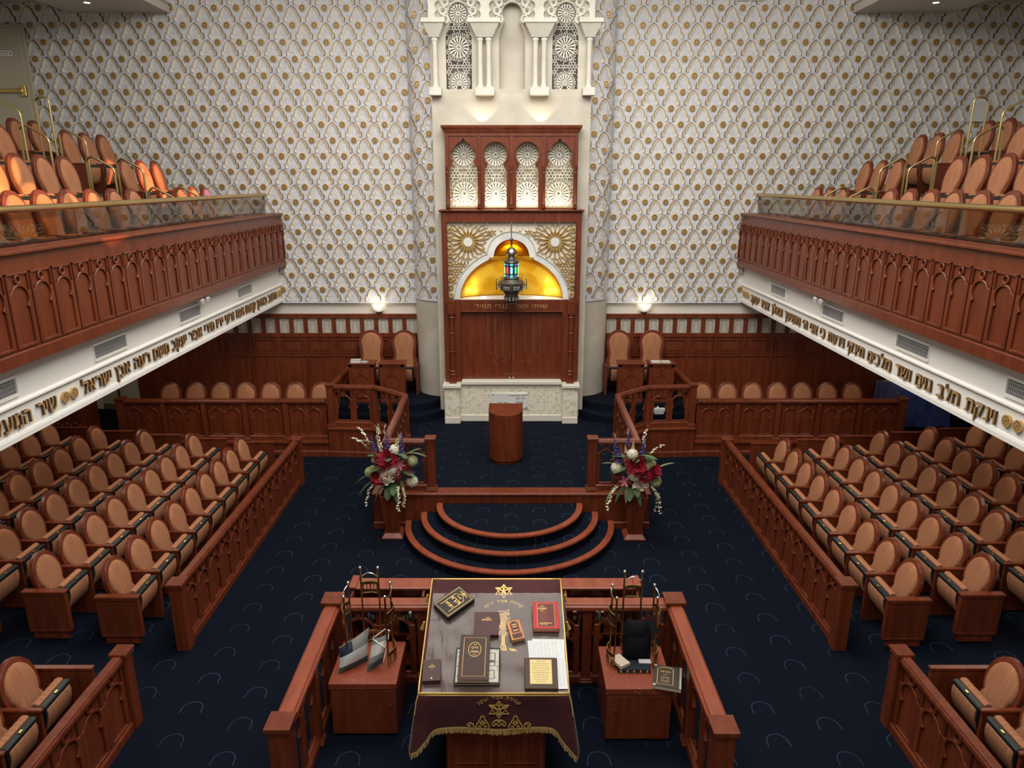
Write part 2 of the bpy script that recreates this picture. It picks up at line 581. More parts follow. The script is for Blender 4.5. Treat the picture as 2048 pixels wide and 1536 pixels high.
def pattern(mb, x0, x1, z0, z1, xref, zref, ymap, both=True):
    inside = lambda x, z: x0 - .001 <= x <= x1 + .001 and z0 <= z <= z1
    k0, k1 = int((z0 - zref) / .29875) - 2, int((z1 - zref) / .29875) + 3
    for k in range(k0, k1):
        az = zref + k * .29875
        m0, m1 = int((x0 - xref) / PW) - 2, int((x1 - xref) / PW) + 2
        for m in range(m0, m1 + 1):
            ax = xref + m * PW + (PW / 2 if k % 2 else 0)
            for sg in (-1, 1):
                # clipped run of profile rings
                run = []
                runs = []
                for i in range(len(HALF)):
                    pts = [(ax + sg * -OFFS[j][i][0] * PW * 1, az + OFFS[j][i][1] * PW, PROF[j][1]) for j in range(len(PROF))]
                    if all(inside(p[0], p[1]) for p in pts):
                        run.append(pts)
                    else:
                        if len(run) > 1:
                            runs.append(run)
                        run = []
                if len(run) > 1:
                    runs.append(run)
                for run in runs:
                    n0 = len(mb.v)
                    K = len(PROF)
                    for pts in run:
                        mb.v += [(p[0], ymap(p[0]) - p[2], p[1]) for p in pts]
                    for i in range(len(run) - 1):
                        for j in range(K - 1):
                            a = n0 + i * K + j
                            q = (a, a + 1, a + K + 1, a + K)
                            mb.f.append(q if sg > 0 else q[::-1])
                            mb.m.append((1, 3, 2, 2)[j])
            # rosette above the stem
            rx, rz = ax + PW / 2, az - .09 * PW
            r = .066
            if x0 + r * .8 < rx < x1 - r * .8 and z0 + r * .3 < rz < z1 - r:
                n0 = len(mb.v)
                N = 12
                y = ymap(rx)
                for rr, d in ((r, 0), (r * .97, .022), (r * .80, .026), (.0, .024)):
                    for i in range(N if rr else 1):
                        a = 2 * pi * i / N
                        mb.v.append((rx + rr * cos(a), y - d, rz + rr * sin(a)))
                for ri in range(2):
                    for i in range(N):
                        mb.f.append((n0 + ri * N + i, n0 + (ri + 1) * N + i, n0 + (ri + 1) * N + (i + 1) % N, n0 + ri * N + (i + 1) % N))
                        mb.m.append(4)
                for i in range(N):
                    mb.f.append((n0 + 2 * N + i, n0 + 3 * N, n0 + 2 * N + (i + 1) % N))
                    mb.m.append(4)
                for i in range(8):
                    a = 2 * pi * i / 8 + .2
                    p = [(.20, 0), (.48, .15), (.72, .12), (.72, -.12), (.48, -.15)]
                    n1 = len(mb.v)
                    for q, w in p:
                        mb.v.append((rx + r * (q * cos(a) - w * sin(a)), y - .0275, rz + r * (q * sin(a) + w * cos(a))))
                    mb.f.append(tuple(range(n1, n1 + 5)))
                    mb.m.append(1)


PM = [PLAS, BROWNE, CREAM, GOLDP, ROSE]


def wallgrid(mb, x0, x1, z0, z1, ymap, n):
    xs = [x0 + (x1 - x0) * i / n for i in range(n + 1)]
    r = [[(x, ymap(x), z) for x in xs] for z in (z0, z1)]
    mb.loops(r, 0, closed=False, cap=False)


for s, nm in ((-1, 'wall_back_left'), (1, 'wall_back_right')):
    a, b = sorted((s * 2.02, s * 10.3))
    mb = MB()
    mb.box(a, b, 15.0, 15.16, 2.79, 9.7)
    pattern(mb, a, b, 2.80, 9.4, s * 2.52, 3.72, lambda x: 15.0)
    struct(mb, nm, PM, recalc=False)
    # convex wall strip beside the ark with the same pattern; plain plaster below it
    cyl = lambda x: 15.0 - .65 * sqrt(max(0.0, 1 - ((abs(x) - 1.35) / .68) ** 2))
    a, b = sorted((s * 1.42, s * 2.03))
    mb = MB()
    xs = [a + (b - a) * i / 16 for i in range(17)]
    mb.loops([[(x, cyl(x) - d, z) for x in xs] for z, d in ((2.93, -.02), (2.93, .0), (9.4, .0))], 0, closed=False, cap=False)
    pattern(mb, a + .0, b, 2.95, 9.4, s * 1.79, 3.77 + .04, cyl)
    struct(mb, 'wall_column_' + ('left' if s < 0 else 'right'), PM, recalc=False)
    mb = MB()
    mb.loops([[(x, cyl(x) + .025, z) for x in xs] for z in (.6, 9.4)], 0, closed=False, cap=False)
    struct(mb, 'wall_plaster_' + ('left' if s < 0 else 'right'), STONE, smooth=50)
    # lower wall: plaster band, wood wainscot with moulded panels and plaster arch tiles
    a, b = sorted((s * 1.96, s * 8.24))
    mb = MB()
    mb.box(a, b, 15.08, 15.2, 0.0, 2.8, 1)
    fn = XZ(15.08)
    mb.rect(a, b, 2.46, 2.55, 0, .06, fn, 0)
    mb.rect(a, b, 2.05, 2.13, 0, .05, fn, 0)
    mb.rect(a, b, .3, 2.06, 0, .02, fn, 0)
    x0 = s * 2.0
    i = 0
    while True:
        xa = x0 + s * .304 * i
        if abs(xa) > 8.2:
            break
        lo, hi = sorted((xa, xa + s * .304))
        mb.rect(lo - .045, lo + .045, 2.12, 2.47, 0, .04, fn, 0)
        c = (lo + hi) / 2
        mb.rect(lo + .045, hi - .045, 2.12, 2.47, 0, .008, fn, 2)
        k = [(-.062, .0), (-.062, .12), (-.05, .15), (-.034, .17)] + [(.05 * cos(radians(q)), .215 + .05 * sin(radians(q))) for q in range(222, -43, -24)] + [(.034, .17), (.05, .15), (.062, .12), (.062, 0)]
        mb.stroke([(c + p, 2.145 + q) for p, q in k], .014, .008, .016, fn, 3)
        if i % 2 == 0:
            lo, hi = sorted((xa, xa + s * .608))
            mb.rect(lo - .02, lo + .02, .3, 2.06, .02, .045, fn, 0)
            fr = [(lo + .07, 1.70), (hi - .07, 1.70), (hi - .07, 1.99), (lo + .07, 1.99)]
            mb.stroke(fr, .035, .02, .05, fn, 0, closed=True)
            mb.rect(lo + .12, hi - .12, 1.75, 1.94, .02, .04, fn, 0)
            mb.rect(lo + .02, hi - .02, 1.62, 1.665, .02, .05, fn, 0)
        i += 1
    struct(mb, 'wall_wainscot_' + ('left' if s < 0 else 'right'), [WOOD, OFFW, mat('grey_stone_tile', (.47, .45, .40), .7), mat('tan_relief', (.36, .30, .20), .6)])

# side walls, lower back wall beyond the wainscot, ceiling
for s in (-1, 1):
    mb = MB()
    a, b = sorted((s * 10.2, s * 10.4))
    mb.box(a, b, -1, 15.2, 0, 9.7)
    struct(mb, 'wall_' + ('left' if s < 0 else 'right'), OFFW)
    mb = MB()
    a, b = sorted((s * 8.24, s * 10.3))
    mb.box(a, b, 15.1, 15.2, 0, 2.8)
    struct(mb, 'wall_lower_' + ('left' if s < 0 else 'right'), WHITE if s < 0 else OFFW)
mb = MB()
mb.box(-10.3, 10.3, -1, 15.2, 9.62, 9.8)
struct(mb, 'ceiling', CEIL)
# lower ceiling bulkheads above the balconies
for s in (-1, 1):
    mb = MB()
    a, b = sorted((s * 6.55, s * 10.3))
    mb.box(a, b, -1, 15.0, 8.55, 9.62, 0)
    a, b = sorted((s * 6.52, s * 8.44))
    mb.box(a, b, 3, 14.999, 8.37, 8.56, 0)
    a, b = sorted((s * 6.46, s * 6.56))
    mb.box(a, b, 3, 14.998, 8.52, 8.66, 1)
    struct(mb, 'ceiling_bulkhead_' + ('left' if s < 0 else 'right'), [CEIL, WHITE], bev=.008)
    d = thing('recessed_downlight', f'round recessed ceiling light over the {"left" if s < 0 else "right"} balcony', 'ceiling light', (s * 7.6, 14.1, 8.36), 'balcony ceiling lights')
    MB().lathe([(.075, 0), (.075, -.012), (.055, -.014), (.055, 0)], 18, (s * 7.6, 14.1, 8.37)).build('trim_ring', WHITE, d, smooth=40)
    MB().lathe([(.054, -.004), (.05, -.006), (.001, -.006)], 18, (s * 7.6, 14.1, 8.37)).build('bulb', BULB, d)

# upper left exit door in the patterned wall
dr = thing('door_1', None, None, (-9.75, 14.97, 5.33))
dr['kind'] = 'structure'
mb = MB()
fn = XZ(14.97)
mb.rect(-10.25, -9.34, 5.3, 8.17, 0, .05, fn, 0)
struct(mb, 'door_frame', BEIGE, dr, bev=.01)
mb = MB()
mb.rect(-10.2, -9.42, 5.33, 8.09, .05, .075, fn, 0)
struct(mb, 'door_leaf', BEIGE, dr, bev=.006)
mb = MB()
mb.tube([(-10.2, 14.84, 6.98), (-9.50, 14.84, 6.98)], .035, 10)
mb.rect(-9.53, -9.44, 6.88, 7.07, .07, .14, fn)
mb.rect(-10.19, -10.12, 6.9, 7.06, .07, .14, fn)
struct(mb, 'push_bar', BRASS, dr, bev=.005)
sg = thing('door_sign', 'narrow white sign with small dark print on the beige upper door', 'sign', (-9.8, 14.89, 7.65))
mb = MB()
mb.rect(-9.98, -9.61, 7.605, 7.70, .076, .082, fn)
mb.build('sign_plate', WHITE, sg)
mb = MB()
for i in range(14):
    mb.rect(-9.95 + i * .019, -9.94 + i * .019 + random.random() * .006, 7.66, 7.675, .082, .084, fn)
mb.rect(-9.95, -9.70, 7.625, 7.632, .082, .084, fn)
mb.disc(-9.645, 7.667, .010, .082, .084, fn)
mb.rect(-9.657, -9.633, 7.63, 7.655, .082, .084, fn)
mb.build('print', INK, sg)

# doorway corner under the left balcony
d2 = thing('door_2', None, None, (-8.75, 15.1, .3))
d2['kind'] = 'structure'
fn = XZ(15.1)
mb = MB()
mb.rect(-9.08, -8.27, .52, 2.4, 0, .03, fn)
struct(mb, 'door_leaf', BEIGE, d2)
mb = MB()
mb.rect(-9.08, -8.27, .32, .53, 0, .04, fn)
struct(mb, 'kick_plate', mat('olive_brass_plate', (.20, .15, .05), .45, .4), d2)
mb = MB()
for a, w in ((-9.24, .05), (-9.18, .05), (-9.12, .04)):
    mb.rect(a, a + w, .2, 2.5, 0, .07, fn)
struct(mb, 'door_frame', OFFW, d2, bev=.008)

# balconies: slab, stepped floors, white fascia, soffit
for s in (-1, 1):
    mb = MB()
    side = 'left' if s < 0 else 'right'

    def bx(x0, x1, y0, y1, z0, z1, mi=0):
        a, b = sorted((s * x0, s * x1))
        mb.box(a, b, y0, y1, z0, z1, mi)
    bx(4.95, 10.2, 3.0, 14.99, 2.84, 4.02)
    bx(5.95, 10.2, 3.0, 14.99, 4.0, 4.48)
    bx(6.8, 10.2, 3.0, 14.99, 4.4, 4.93)
    bx(7.65, 10.2, 3.0, 14.99, 4.8, 5.13)
    for k, z in ((5.95, 4.02), (6.8, 4.48), (7.65, 4.93)):
        bx(k - .22, k + .01, 11.6, 12.25, z - .01, z + .22)
    struct(mb, 'floor_balcony_' + side, [NAVY], recalc=False)
    mb = MB()
    bx(4.88, 4.96, 3.0, 15.0, 2.86, 3.62)
    struct(mb, 'trim_1' if s < 0 else 'trim_2', WHITE)
    mb = MB()
    mb.sweep([(s * 4.88, 3.0, 0), (s * 4.88, 15.0, 0)], [(-s * 0, 3.17), (-s * .03, 3.175), (-s * .03, 3.195), (-s * .012, 3.205), (0, 3.215)])
    mb.sweep([(s * 4.88, 3.0, 0), (s * 4.88, 15.0, 0)], [(0, 2.90), (-s * .012, 2.90), (-s * .02, 2.87), (-s * .02, 2.825), (s * .05, 2.825), (s * .05, 2.90)])
    struct(mb, 'trim_3' if s < 0 else 'trim_4', WHITE)
    mb = MB()
    bx(4.93, 10.2, 3.0, 15.0, 2.825, 2.86)
    struct(mb, 'ceiling_under_balcony_' + side, OFFW)
# ---------------------------------------------------------------- the ark wall
def mirror(P):
    return [(-a, b) for a, b in P]


def arcp(cx, cy, r, a0, a1, n=8, ry=None):
    ry = ry or r
    return [(cx + r * cos(radians(a0 + (a1 - a0) * i / n)), cy + ry * sin(radians(a0 + (a1 - a0) * i / n))) for i in range(n + 1)]


def halves(mb, x0, x1, z0, z1, cont, d0, d1, fn, mi=0, cx=None, both=True):
    """board x0..x1, z0..z1 with an opening; cont = left contour (offsets from centre) from the bottom up to the apex (0, z)"""
    cx = (x0 + x1) / 2 if cx is None else cx
    L = [(x0, z0), (x0, z1), (cx, z1)] + [(cx + a, b) for a, b in cont[::-1]]
    mb.prism(L, d0, d1, fn, mi)
    R = [(x1, z0), (x1, z1), (cx, z1)] + [(cx - a, b) for a, b in cont[::-1]]
    mb.prism(R, d0, d1, fn, mi)


def rosette(mb, cx, cz, R, fn, d0, d1, w, mi, N=16, clip=None, ri=.16):
    """radial star: hub ring, petals, outer chevrons"""
    def add(pts, closed=False):
        if clip:
            runs, cur = [], []
            P = pts + [pts[0]] if closed else pts
            for p in P:
                if clip(p):
                    cur.append(p)
                else:
                    if len(cur) > 1:
                        runs.append(cur)
                    cur = []
            if len(cur) > 1:
                runs.append(cur)
            for c in runs:
                mb.stroke(c, w, d0, d1, fn, mi)
        else:
            mb.stroke(pts, w, d0, d1, fn, mi, closed)
    P = lambda r, a: (cx + R * r * cos(a), cz + R * r * sin(a))
    add([P(ri * .55, 2 * pi * i / 12) for i in range(12)], True)
    add([P(ri * (1.15 if i % 2 else .85), pi * i / N) for i in range(2 * N)], True)
    for i in range(N):
        a = 2 * pi * i / N
        h = pi / N
        add([P(ri * 1.15, a + h * .9), P(.30, a + h * .82), P(.62, a + h * .72), P(.74, a), P(.62, a - h * .72), P(.30, a - h * .82), P(ri * 1.15, a - h * .9)])
        add([P(.62, a + h * .72), P(.86, a + h), P(1.0, a + h * .35), P(.74, a), P(1.0, a - h * .35), P(.86, a - h), P(.62, a - h * .72)])


def starnet(mb, x0, x1, z0, z1, st, fn, d0, d1, w, mi, clip, avoid=()):
    """eight-pointed stars on a lattice, joined by short bars"""
    nx, nz = int((x1 - x0) / st) + 1, int((z1 - z0) / st) + 1
    for i in range(nx + 1):
        for j in range(nz + 1):
            cx, cz = x0 + (i + .5 * (j % 2)) * st, z0 + j * st * .87
            if any((cx - a) ** 2 + (cz - b) ** 2 < (r + st * .15) ** 2 for a, b, r in avoid):
                continue
            pts = [(cx + st * (.36 if k % 2 else .19) * cos(pi * k / 6), cz + st * (.36 if k % 2 else .19) * sin(pi * k / 6)) for k in range(12)]
            if all(clip(p) for p in pts):
                mb.stroke(pts, w, d0, d1, fn, mi, True)
            for k in range(6):
                p = (cx + st * .36 * cos(pi * k / 3 + pi / 6), cz + st * .36 * sin(pi * k / 3 + pi / 6))
                q = (cx + st * .62 * cos(pi * k / 3 + pi / 6), cz + st * .62 * sin(pi * k / 3 + pi / 6))
                if clip(p) and clip(q):
                    mb.stroke([p, q], w, d0, d1, fn, mi)


GLY = {}


def glyph(ch):
    """outline of one letter as (verts, faces, side flags, width); every contour is filled on its own"""
    if ch in GLY:
        return GLY[ch]
    from mathutils.geometry import tessellate_polygon
    cu = bpy.data.curves.new('glyph', 'FONT')
    cu.body = ch
    cu.size = 1
    cu.fill_mode = 'NONE'
    cu.resolution_u = 3
    o = bpy.data.objects.new('glyph', cu)
    COL.objects.link(o)
    dg = bpy.context.evaluated_depsgraph_get()
    me = bpy.data.meshes.new_from_object(o.evaluated_get(dg))
    co = [(p.co.x, p.co.y) for p in me.vertices]
    nb = {}
    for e in me.edges:
        a, b = e.vertices
        nb.setdefault(a, []).append(b)
        nb.setdefault(b, []).append(a)
    bpy.data.objects.remove(o)
    bpy.data.curves.remove(cu)
    bpy.data.meshes.remove(me)
    seen, loops_ = set(), []
    for st in sorted(nb):
        if st in seen:
            continue
        lp, cur = [], st
        while cur is not None and cur not in seen:
            seen.add(cur)
            lp.append(cur)
            cur = next((q for q in nb[cur] if q not in seen), None)
        if len(lp) > 2:
            loops_.append([co[q] for q in (lp if lp[1] == min(lp[1], lp[-1]) else [lp[0]] + lp[:0:-1])])
    area = lambda P: sum(P[k - 1][0] * P[k][1] - P[k][0] * P[k - 1][1] for k in range(len(P))) / 2

    def inside(p, P):
        c = False
        for k in range(len(P)):
            (x0, y0), (x1, y1) = P[k - 1], P[k]
            if (y0 > p[1]) != (y1 > p[1]) and p[0] < (x1 - x0) * (p[1] - y0) / (y1 - y0) + x0:
                c = not c
        return c
    loops_.sort(key=lambda P: -abs(area(P)))
    outer, holes = [], []
    for P in loops_:
        if outer and area(P) * area(outer[0]) < 0 and any(inside(P[0], Q) for Q in outer):
            holes.append(P)
        else:
            outer.append(P)
    v, f, sd = [], [], []
    for Q in outer:
        H = [P for P in holes if inside(P[0], Q)]
        holes = [P for P in holes if P not in H]
        polys = [Q] + H
        n0 = len(v)
        flat = [p for P in polys for p in P]
        v += [(p[0], p[1], .5) for p in flat] + [(p[0], p[1], -.5) for p in flat]
        n = len(flat)
        for t in tessellate_polygon([[Vector((p[0], p[1], 0)) for p in P] for P in polys]):
            f.append(tuple(n0 + q for q in t))
            sd.append(0)
        b = n0
        for P in polys:
            for k in range(len(P)):
                k2 = (k + 1) % len(P)
                f.append((b + k, b + k2, b + k2 + n, b + k + n))
                sd.append(1)
            b += len(P)
    if v:
        x0, x1 = min(p[0] for p in v), max(p[0] for p in v)
        GLY[ch] = ([(p[0] - x0, p[1], p[2]) for p in v], f, sd, x1 - x0)
    else:
        GLY[ch] = ([], [], [], .28)
    return GLY[ch]


def text_width(t, size, gap=.09):
    return sum(glyph(c)[3] if c != ' ' else .26 for c in t) * size + gap * size * (len(t) - 1)


def text(mb, t, a, b, size, fn, d0, d1, mi=0, gap=.09, center=True, rtl=True, sx=1):
    """flat or raised lettering; Hebrew is laid out right to left"""
    w = text_width(t, size, gap) * sx
    x = a + (w / 2 if center else 0)
    for c in t:
        v, f, sd, gw = glyph(c)
        if c == ' ':
            x -= (.26 + gap) * size * sx
            continue
        x -= gw * size * sx
        mb.raw([fn(x + p[0] * size * sx, b + p[1] * size, d0 + (p[2] + .5) * (d1 - d0)) for p in v], f, mi)
        x -= gap * size * sx


def arc_text(mb, t, cx, cz, r, size, fn, d0, d1, mi=0, gap=.12):
    w = text_width(t, size, gap)
    ang = pi / 2 - w / 2 / r
    for c in t:
        v, f, sd, gw = glyph(c)
        gw = .26 if c == ' ' else gw
        am = ang + gw * size / 2 / r
        if c != ' ':
            rot = am - pi / 2
            ox, oz = cx + r * cos(pi - am), cz + r * sin(pi - am)
            # reading right to left: mirror the angle so the first letter is at the right end
            ox = cx - (ox - cx)
            q = rot
            mb.raw([fn(ox + (p[0] - gw / 2) * size * cos(q) - p[1] * size * sin(q), oz + (p[0] - gw / 2) * size * sin(q) + p[1] * size * cos(q), d0 + (p[2] + .5) * (d1 - d0)) for p in v], f, mi)
        ang += (gw + gap) * size / r


# stone pier and the arcade above the ark
mb = MB()
mb.box(-1.46, 1.46, 14.40, 15.0, .6, 6.78)
mb.box(-1.46, 1.46, 13.96, 14.41, .6, 3.0)
mb.box(-1.46, 1.46, 13.96, 14.41, 4.6, 6.78)
for a in (-1.46, 1.12):
    mb.box(a, a + .34, 13.96, 14.41, 3.0, 4.6)
pier = struct(mb, 'wall_stone_pier', STONE)
fn = XZ(14.0)
WC = [(-.235, 6.91), (-.235, 7.79)] + arcp(-.40, 7.86, .20, -20, 40, 6)[1:] + [(-.135, 8.02)] + arcp(0, 8.17, .177, 222, 90, 12)
WC = [(-.235, 6.91), (-.235, 7.79), (-.225, 7.80), (-.215, 7.86), (-.19, 7.93), (-.155, 7.99), (-.13, 8.03)] + arcp(0, 8.17, .177, 222, 90, 12)
mb = MB()
for cx, x0, x1 in ((-.955, -1.47, -.48), (0.01, -.48, .50), (.975, .50, 1.47)):
    halves(mb, x0, x1, 6.78, 9.5, [(-.235, 6.78)] + WC[1:], -.12, 0, fn, 0, cx)
    mb.rect(cx - .235, cx + .235, 6.78, 6.91, -.12, 0, fn, 0)
mb.rect(-1.47, 1.47, 6.9, 9.5, -.4, -.30, fn, 2)
mb.rect(-.3, .32, 6.85, 8.5, -.30, -.20, fn, 1)
struct(mb, 'wall_arcade', [STONE, STONE, GREYB])
# scalloped upper storey of the arcade
mb = MB()
for cx, x0, x1 in ((-.955, -1.48, -.48), (0.01, -.48, .50), (.975, .50, 1.48)):
    R = .335
    C = [(-.40, 8.035), (-.40, 8.05)]
    for a in range(200, 80, -24):
        c0 = (R * cos(radians(a - 8)), 8.2 + R * sin(radians(a - 8)))
        C += arcp(c0[0], c0[1], .082, a + 62, a - 68, 6)
    C = [(min(-.001, p[0]), p[1]) for p in C if p[0] < 0] + [(0, 8.66)]
    halves(mb, x0, x1, 8.035, 9.4, C, 0, .10, fn, 0, cx)
    for a in list(range(212, 89, -31)):
        for sg in (-1, 1):
            c0 = (cx + sg * .265 * cos(radians(a)), 8.2 + .265 * sin(radians(a)))
            mb.ring(c0[0], c0[1], .072, .050, 0, .055, fn, 16)
            mb.ring(c0[0], c0[1], .050, .030, 0, .03, fn, 14)
            mb.disc(c0[0], c0[1], .007, .0, .05, fn, 8, 1)
struct(mb, 'wall_arcade_scallops', [STONEW, GREYB], smooth=40)
for cx, nm in ((-.955, 'left'), (.975, 'right')):
    t = thing('arcade_lattice', f'white pierced rosette screen in the {nm} arched window above the ark', 'lattice', (cx, 14.1, 6.9), 'arcade lattice screens')
    mb = MB()
    cl = lambda p, cx=cx: abs(p[0] - cx) < .245 and 6.9 < p[1] < 8.36
    av = [(cx, 8.17, .20), (cx, 7.62, .25), (cx, 7.02, .20)]
    for a, b, r in av:
        rosette(mb, a, b, r, XZ(14.05), 0, .02, .011, 0, 16, cl, .18)
    starnet(mb, cx - .24, cx + .26, 6.93, 8.36, .105, XZ(14.05), 0, .02, .010, 0, cl, av)
    mb.build('screen', LATW, t, recalc=False)

COLN = [(.062, 0), (.066, .02), (.05, .045), (.047, .06), (.047, .76), (.052, .775), (.064, .79), (.064, .81), (.05, .83)]


def stone_column(x, pair):
    t = thing('arcade_column', f'{pair} white stone column of the arcade above the ark', 'column', (x, 13.92, 6.92), 'arcade columns')
    MB().lathe(COLN, 18, (x, 13.90, 6.92)).build('shaft', STONEW, t, smooth=40)
    return t


for x, nm in ((-1.38, 'leftmost single'), (-.565, 'outer left paired'), (-.41, 'inner left paired'), (.43, 'inner right paired'), (.585, 'outer right paired'), (1.40, 'rightmost single')):
    stone_column(x, nm)
for x0, x1, t0, t1, nm in ((-1.46, -1.30, -1.57, -1.19, 'leftmost'), (-.63, -.34, -.74, -.22, 'left middle'), (.36, .65, .24, .77, 'right middle'), (1.32, 1.48, 1.21, 1.59, 'rightmost')):
    t = thing('column_capital', f'{nm} flared stone capital of the arcade above the ark', 'capital', ((x0 + x1) / 2, 13.9, 7.75), 'arcade capitals')
    mb = MB()
    mb.loops([[(a, 13.985, 7.75), (b, 13.985, 7.75), (b, y, 7.75), (a, y, 7.75)] if k == 0 else [(a, 13.985, 7.965), (b, 13.985, 7.965), (b, y, 7.965), (a, y, 7.965)] for k, (a, b, y) in enumerate(((x0, x1, 13.83), (t0, t1, 13.70)))])
    mb.box(t0 - .02, t1 + .02, 13.68, 13.985, 7.966, 8.034)
    mb.build('capital_block', STONEW, t)
    t = thing('column_pedestal', f'{nm} square stone pedestal of the arcade above the ark', 'pedestal', ((x0 + x1) / 2, 13.9, 6.78), 'arcade pedestals')
    MB().box(x0 - .03, x1 + .03, 13.79, 13.985, 6.781, 6.918).build('pedestal_block', STONEW, t, bev=.006)
for s in (-1, 1):
    light('ark_uplight', 'SPOT', (s * .54, 13.80, 6.25), 14, (1, .80, .52), (s * .54, 14.02, 6.95), .02, spot_size=radians(95), spot_blend=.5)

# the ark: marble plinth
pl = thing('ark_plinth', 'pale fossil marble plinth with two projecting piers under the ark', 'plinth', (0, 13.6, .6))
mb = MB()
mb.box(-1.04, 1.04, 13.66, 13.95, .6, 1.38)
mb.build('front_slab', MARB, pl)
mb = MB()
for a, b in ((-1.33, -1.03), (1.02, 1.32)):
    MB().box(a, b, 13.50, 13.95, .6, 1.345).build('side_pier', MARB, pl, bev=.004)
mb = MB()
mb.box(-.995, .995, 13.61, 13.95, 1.38, 1.45)
for a, b in ((-1.36, -1.0), (1.0, 1.35)):
    mb.box(a, b, 13.46, 13.95, 1.346, 1.41)
mb.box(-1.04, 1.04, 13.645, 13.7, .6, .735)
for a, b in ((-1.335, -1.025), (1.015, 1.325)):
    mb.box(a, b, 13.49, 13.6, .6, .735)
mb.build('cap_and_base_course', mat('cream_marble', (.72, .68, .58), .3), pl, bev=.006)
pq = thing('dedication_plaque', 'white marble plaque with small Hebrew lines on the plinth behind the lectern', 'plaque', (0, 13.64, 1.05))
fn = XZ(13.66)
mb = MB()
mb.rect(-.40, .33, .87, 1.20, .002, .022, fn)
mb.build('plaque_slab', MARBW, pq, bev=.006)
mb = MB()
text(mb, 'לזכר עולם בהיכל ה', .10, 1.135, .045, fn, .022, .026)
text(mb, 'אביר יעקב', .18, 1.075, .045, fn, .022, .026)
text(mb, 'היכל', .16, .97, .085, fn, .022, .026)
text(mb, 'אביר יעקב', -.18, .98, .05, fn, .022, .026)
for a in (-.37, .30):
    for b in (.9, 1.17):
        mb.disc(a, b, .012, .022, .028, fn, 8)
mb.build('inscription', INK, pq)

# the ark: wood body
ark = thing('torah_ark', 'tall mahogany ark with closed doors, gilded niche and gilt lattice front', 'ark', (0, 13.95, 1.41))
fn = XZ(13.72)
mb = MB()
for s in (-1, 1):
    a, b = sorted((s * 1.0, s * 1.325))
    mb.rect(a, b, 1.45, 3.07, -.2, 0, fn)
    a, b = sorted((s * 1.225, s * 1.325))
    mb.rect(a, b, 3.07, 4.56, -.2, 0, fn)
mb.rect(-1.325, 1.325, 4.55, 4.72, -.2, 0, fn)
mb.rect(-1.0, 1.0, 2.84, 3.07, -.2, -.004, fn)
for s in (-1, 1):
    a, b = sorted((s * 1.0, s * 1.325))
    mb.rect(a, b, 1.411, 1.46, -.2, 0, fn)
mb.build('frame', WOOD, ark, bev=.006)
mb = MB()
pr = [(0, 0), (.035, .0), (.05, .015), (.05, .03), (.0, .045)]
mb.sweep([(-1.325, 13.95, 4.735), (-1.325, 13.72, 4.735), (1.325, 13.72, 4.735), (1.325, 13.95, 4.735)], pr)
mb.box(-1.33, 1.33, 13.71, 13.95, 4.72, 4.775)
mb.stroke([(-1.225, 3.07), (-1.225, 4.55), (1.225, 4.55), (1.225, 3.07)], .02, 0, .012, fn)
mb.stroke([(-1.0, 1.46), (-1.0, 2.84), (1.0, 2.84), (1.0, 1.46)], .025, 0, .014, fn)
mb.build('moulding', WOOD, ark, bev=.004)
for s, nm in ((-1, 'left'), (1, 'right')):
    mb = MB()
    a, b = sorted((s * .004, s * 1.0))
    mb.rect(a, b, 1.455, 2.835, -.12, -.08, fn)
    dd = mb.build('door', WOOD, ark, bev=.004)
    MB().lathe([(.001, 0), (.024, .004), (.028, .02), (.02, .036), (.001, .04)], 12, (s * .035, 0, 0)).build('knob', SILVER, dd, smooth=50)
    k = dd.children[0]
    k.rotation_euler = (radians(90), 0, 0)
    OFFK = OFF[ark.name]
    k.data.transform(__import__('mathutils').Matrix.Translation((OFFK[0] - s * .035, OFFK[1], OFFK[2])))
    k.location = (s * .035 - OFFK[0], 13.80 - OFFK[1], 1.487 - OFFK[2])
mb = MB()
PS = ['למנצח בנגינות', 'אלהים יחננו ויברכנו', 'לדעת בארץ דרכך', 'יודוך עמים אלהים ישמחו', 'וירננו לאמים כי', 'תשפט עמים מישר', 'ארץ נתנה יבולה']
for i, x in enumerate((-.47, -.32, -.17, .04, .27, .42, .57)):
    t = PS[[1, 5, 2, 3, 4, 6, 0][i]].replace(' ', '')
    n = (15, 16, 17, 24, 14, 17, 17)[i]
    z = (2.70, 2.66, 2.64, 2.72, 2.62, 2.70, 2.72)[i]
    for j in range(n):
        text(mb, t[j % len(t)], x + random.uniform(-.008, .008) + (.03 * max(0, j - n + 3) * (1 if x < 0 else -1) if i != 3 else 0), z - j * .052, .052, fn, -.08, -.077)
for a, b in ((-.36, 1.80), (-.16, 1.80), (.22, 1.80), (.36, 1.80), (-.06, 1.545), (.06, 1.545), (.0, 1.545), (.12, 1.545), (-.12, 1.545)):
    text(mb, 'אלה', a, b, .04, fn, -.08, -.077)
mb.build('menorah_inscription', mat('dull_gilt', (.27, .16, .065), .5, .2), ark, recalc=False)
mb = MB()
text(mb, 'שויתי יהוה לנגדי תמיד', 0, 2.905, .118, fn, -.004, .006, gap=.16, sx=1.0)
W0 = text_width('שויתי יהוה לנגדי תמיד', .118, .16)
mb = MB()
text(mb, 'שויתי יהוה לנגדי תמיד', 0, 2.905, .118, fn, -.004, .006, gap=.16, sx=1.40 / W0)
mb.build('gilt_inscription', GOLDL, ark, recalc=False)
TP = [(.066, 0), (.066, .12), (.05, .13), (.066, .15), (.066, .17), (.046, .19), (.062, .215), (.062, .235), (.042, .255), (.040, .62), (.058, .632), (.040, .645), (.043, .99), (.058, 1.0), (.043, 1.015), (.045, 1.30), (.062, 1.315), (.046, 1.335), (.062, 1.36), (.062, 1.38), (.048, 1.40)]
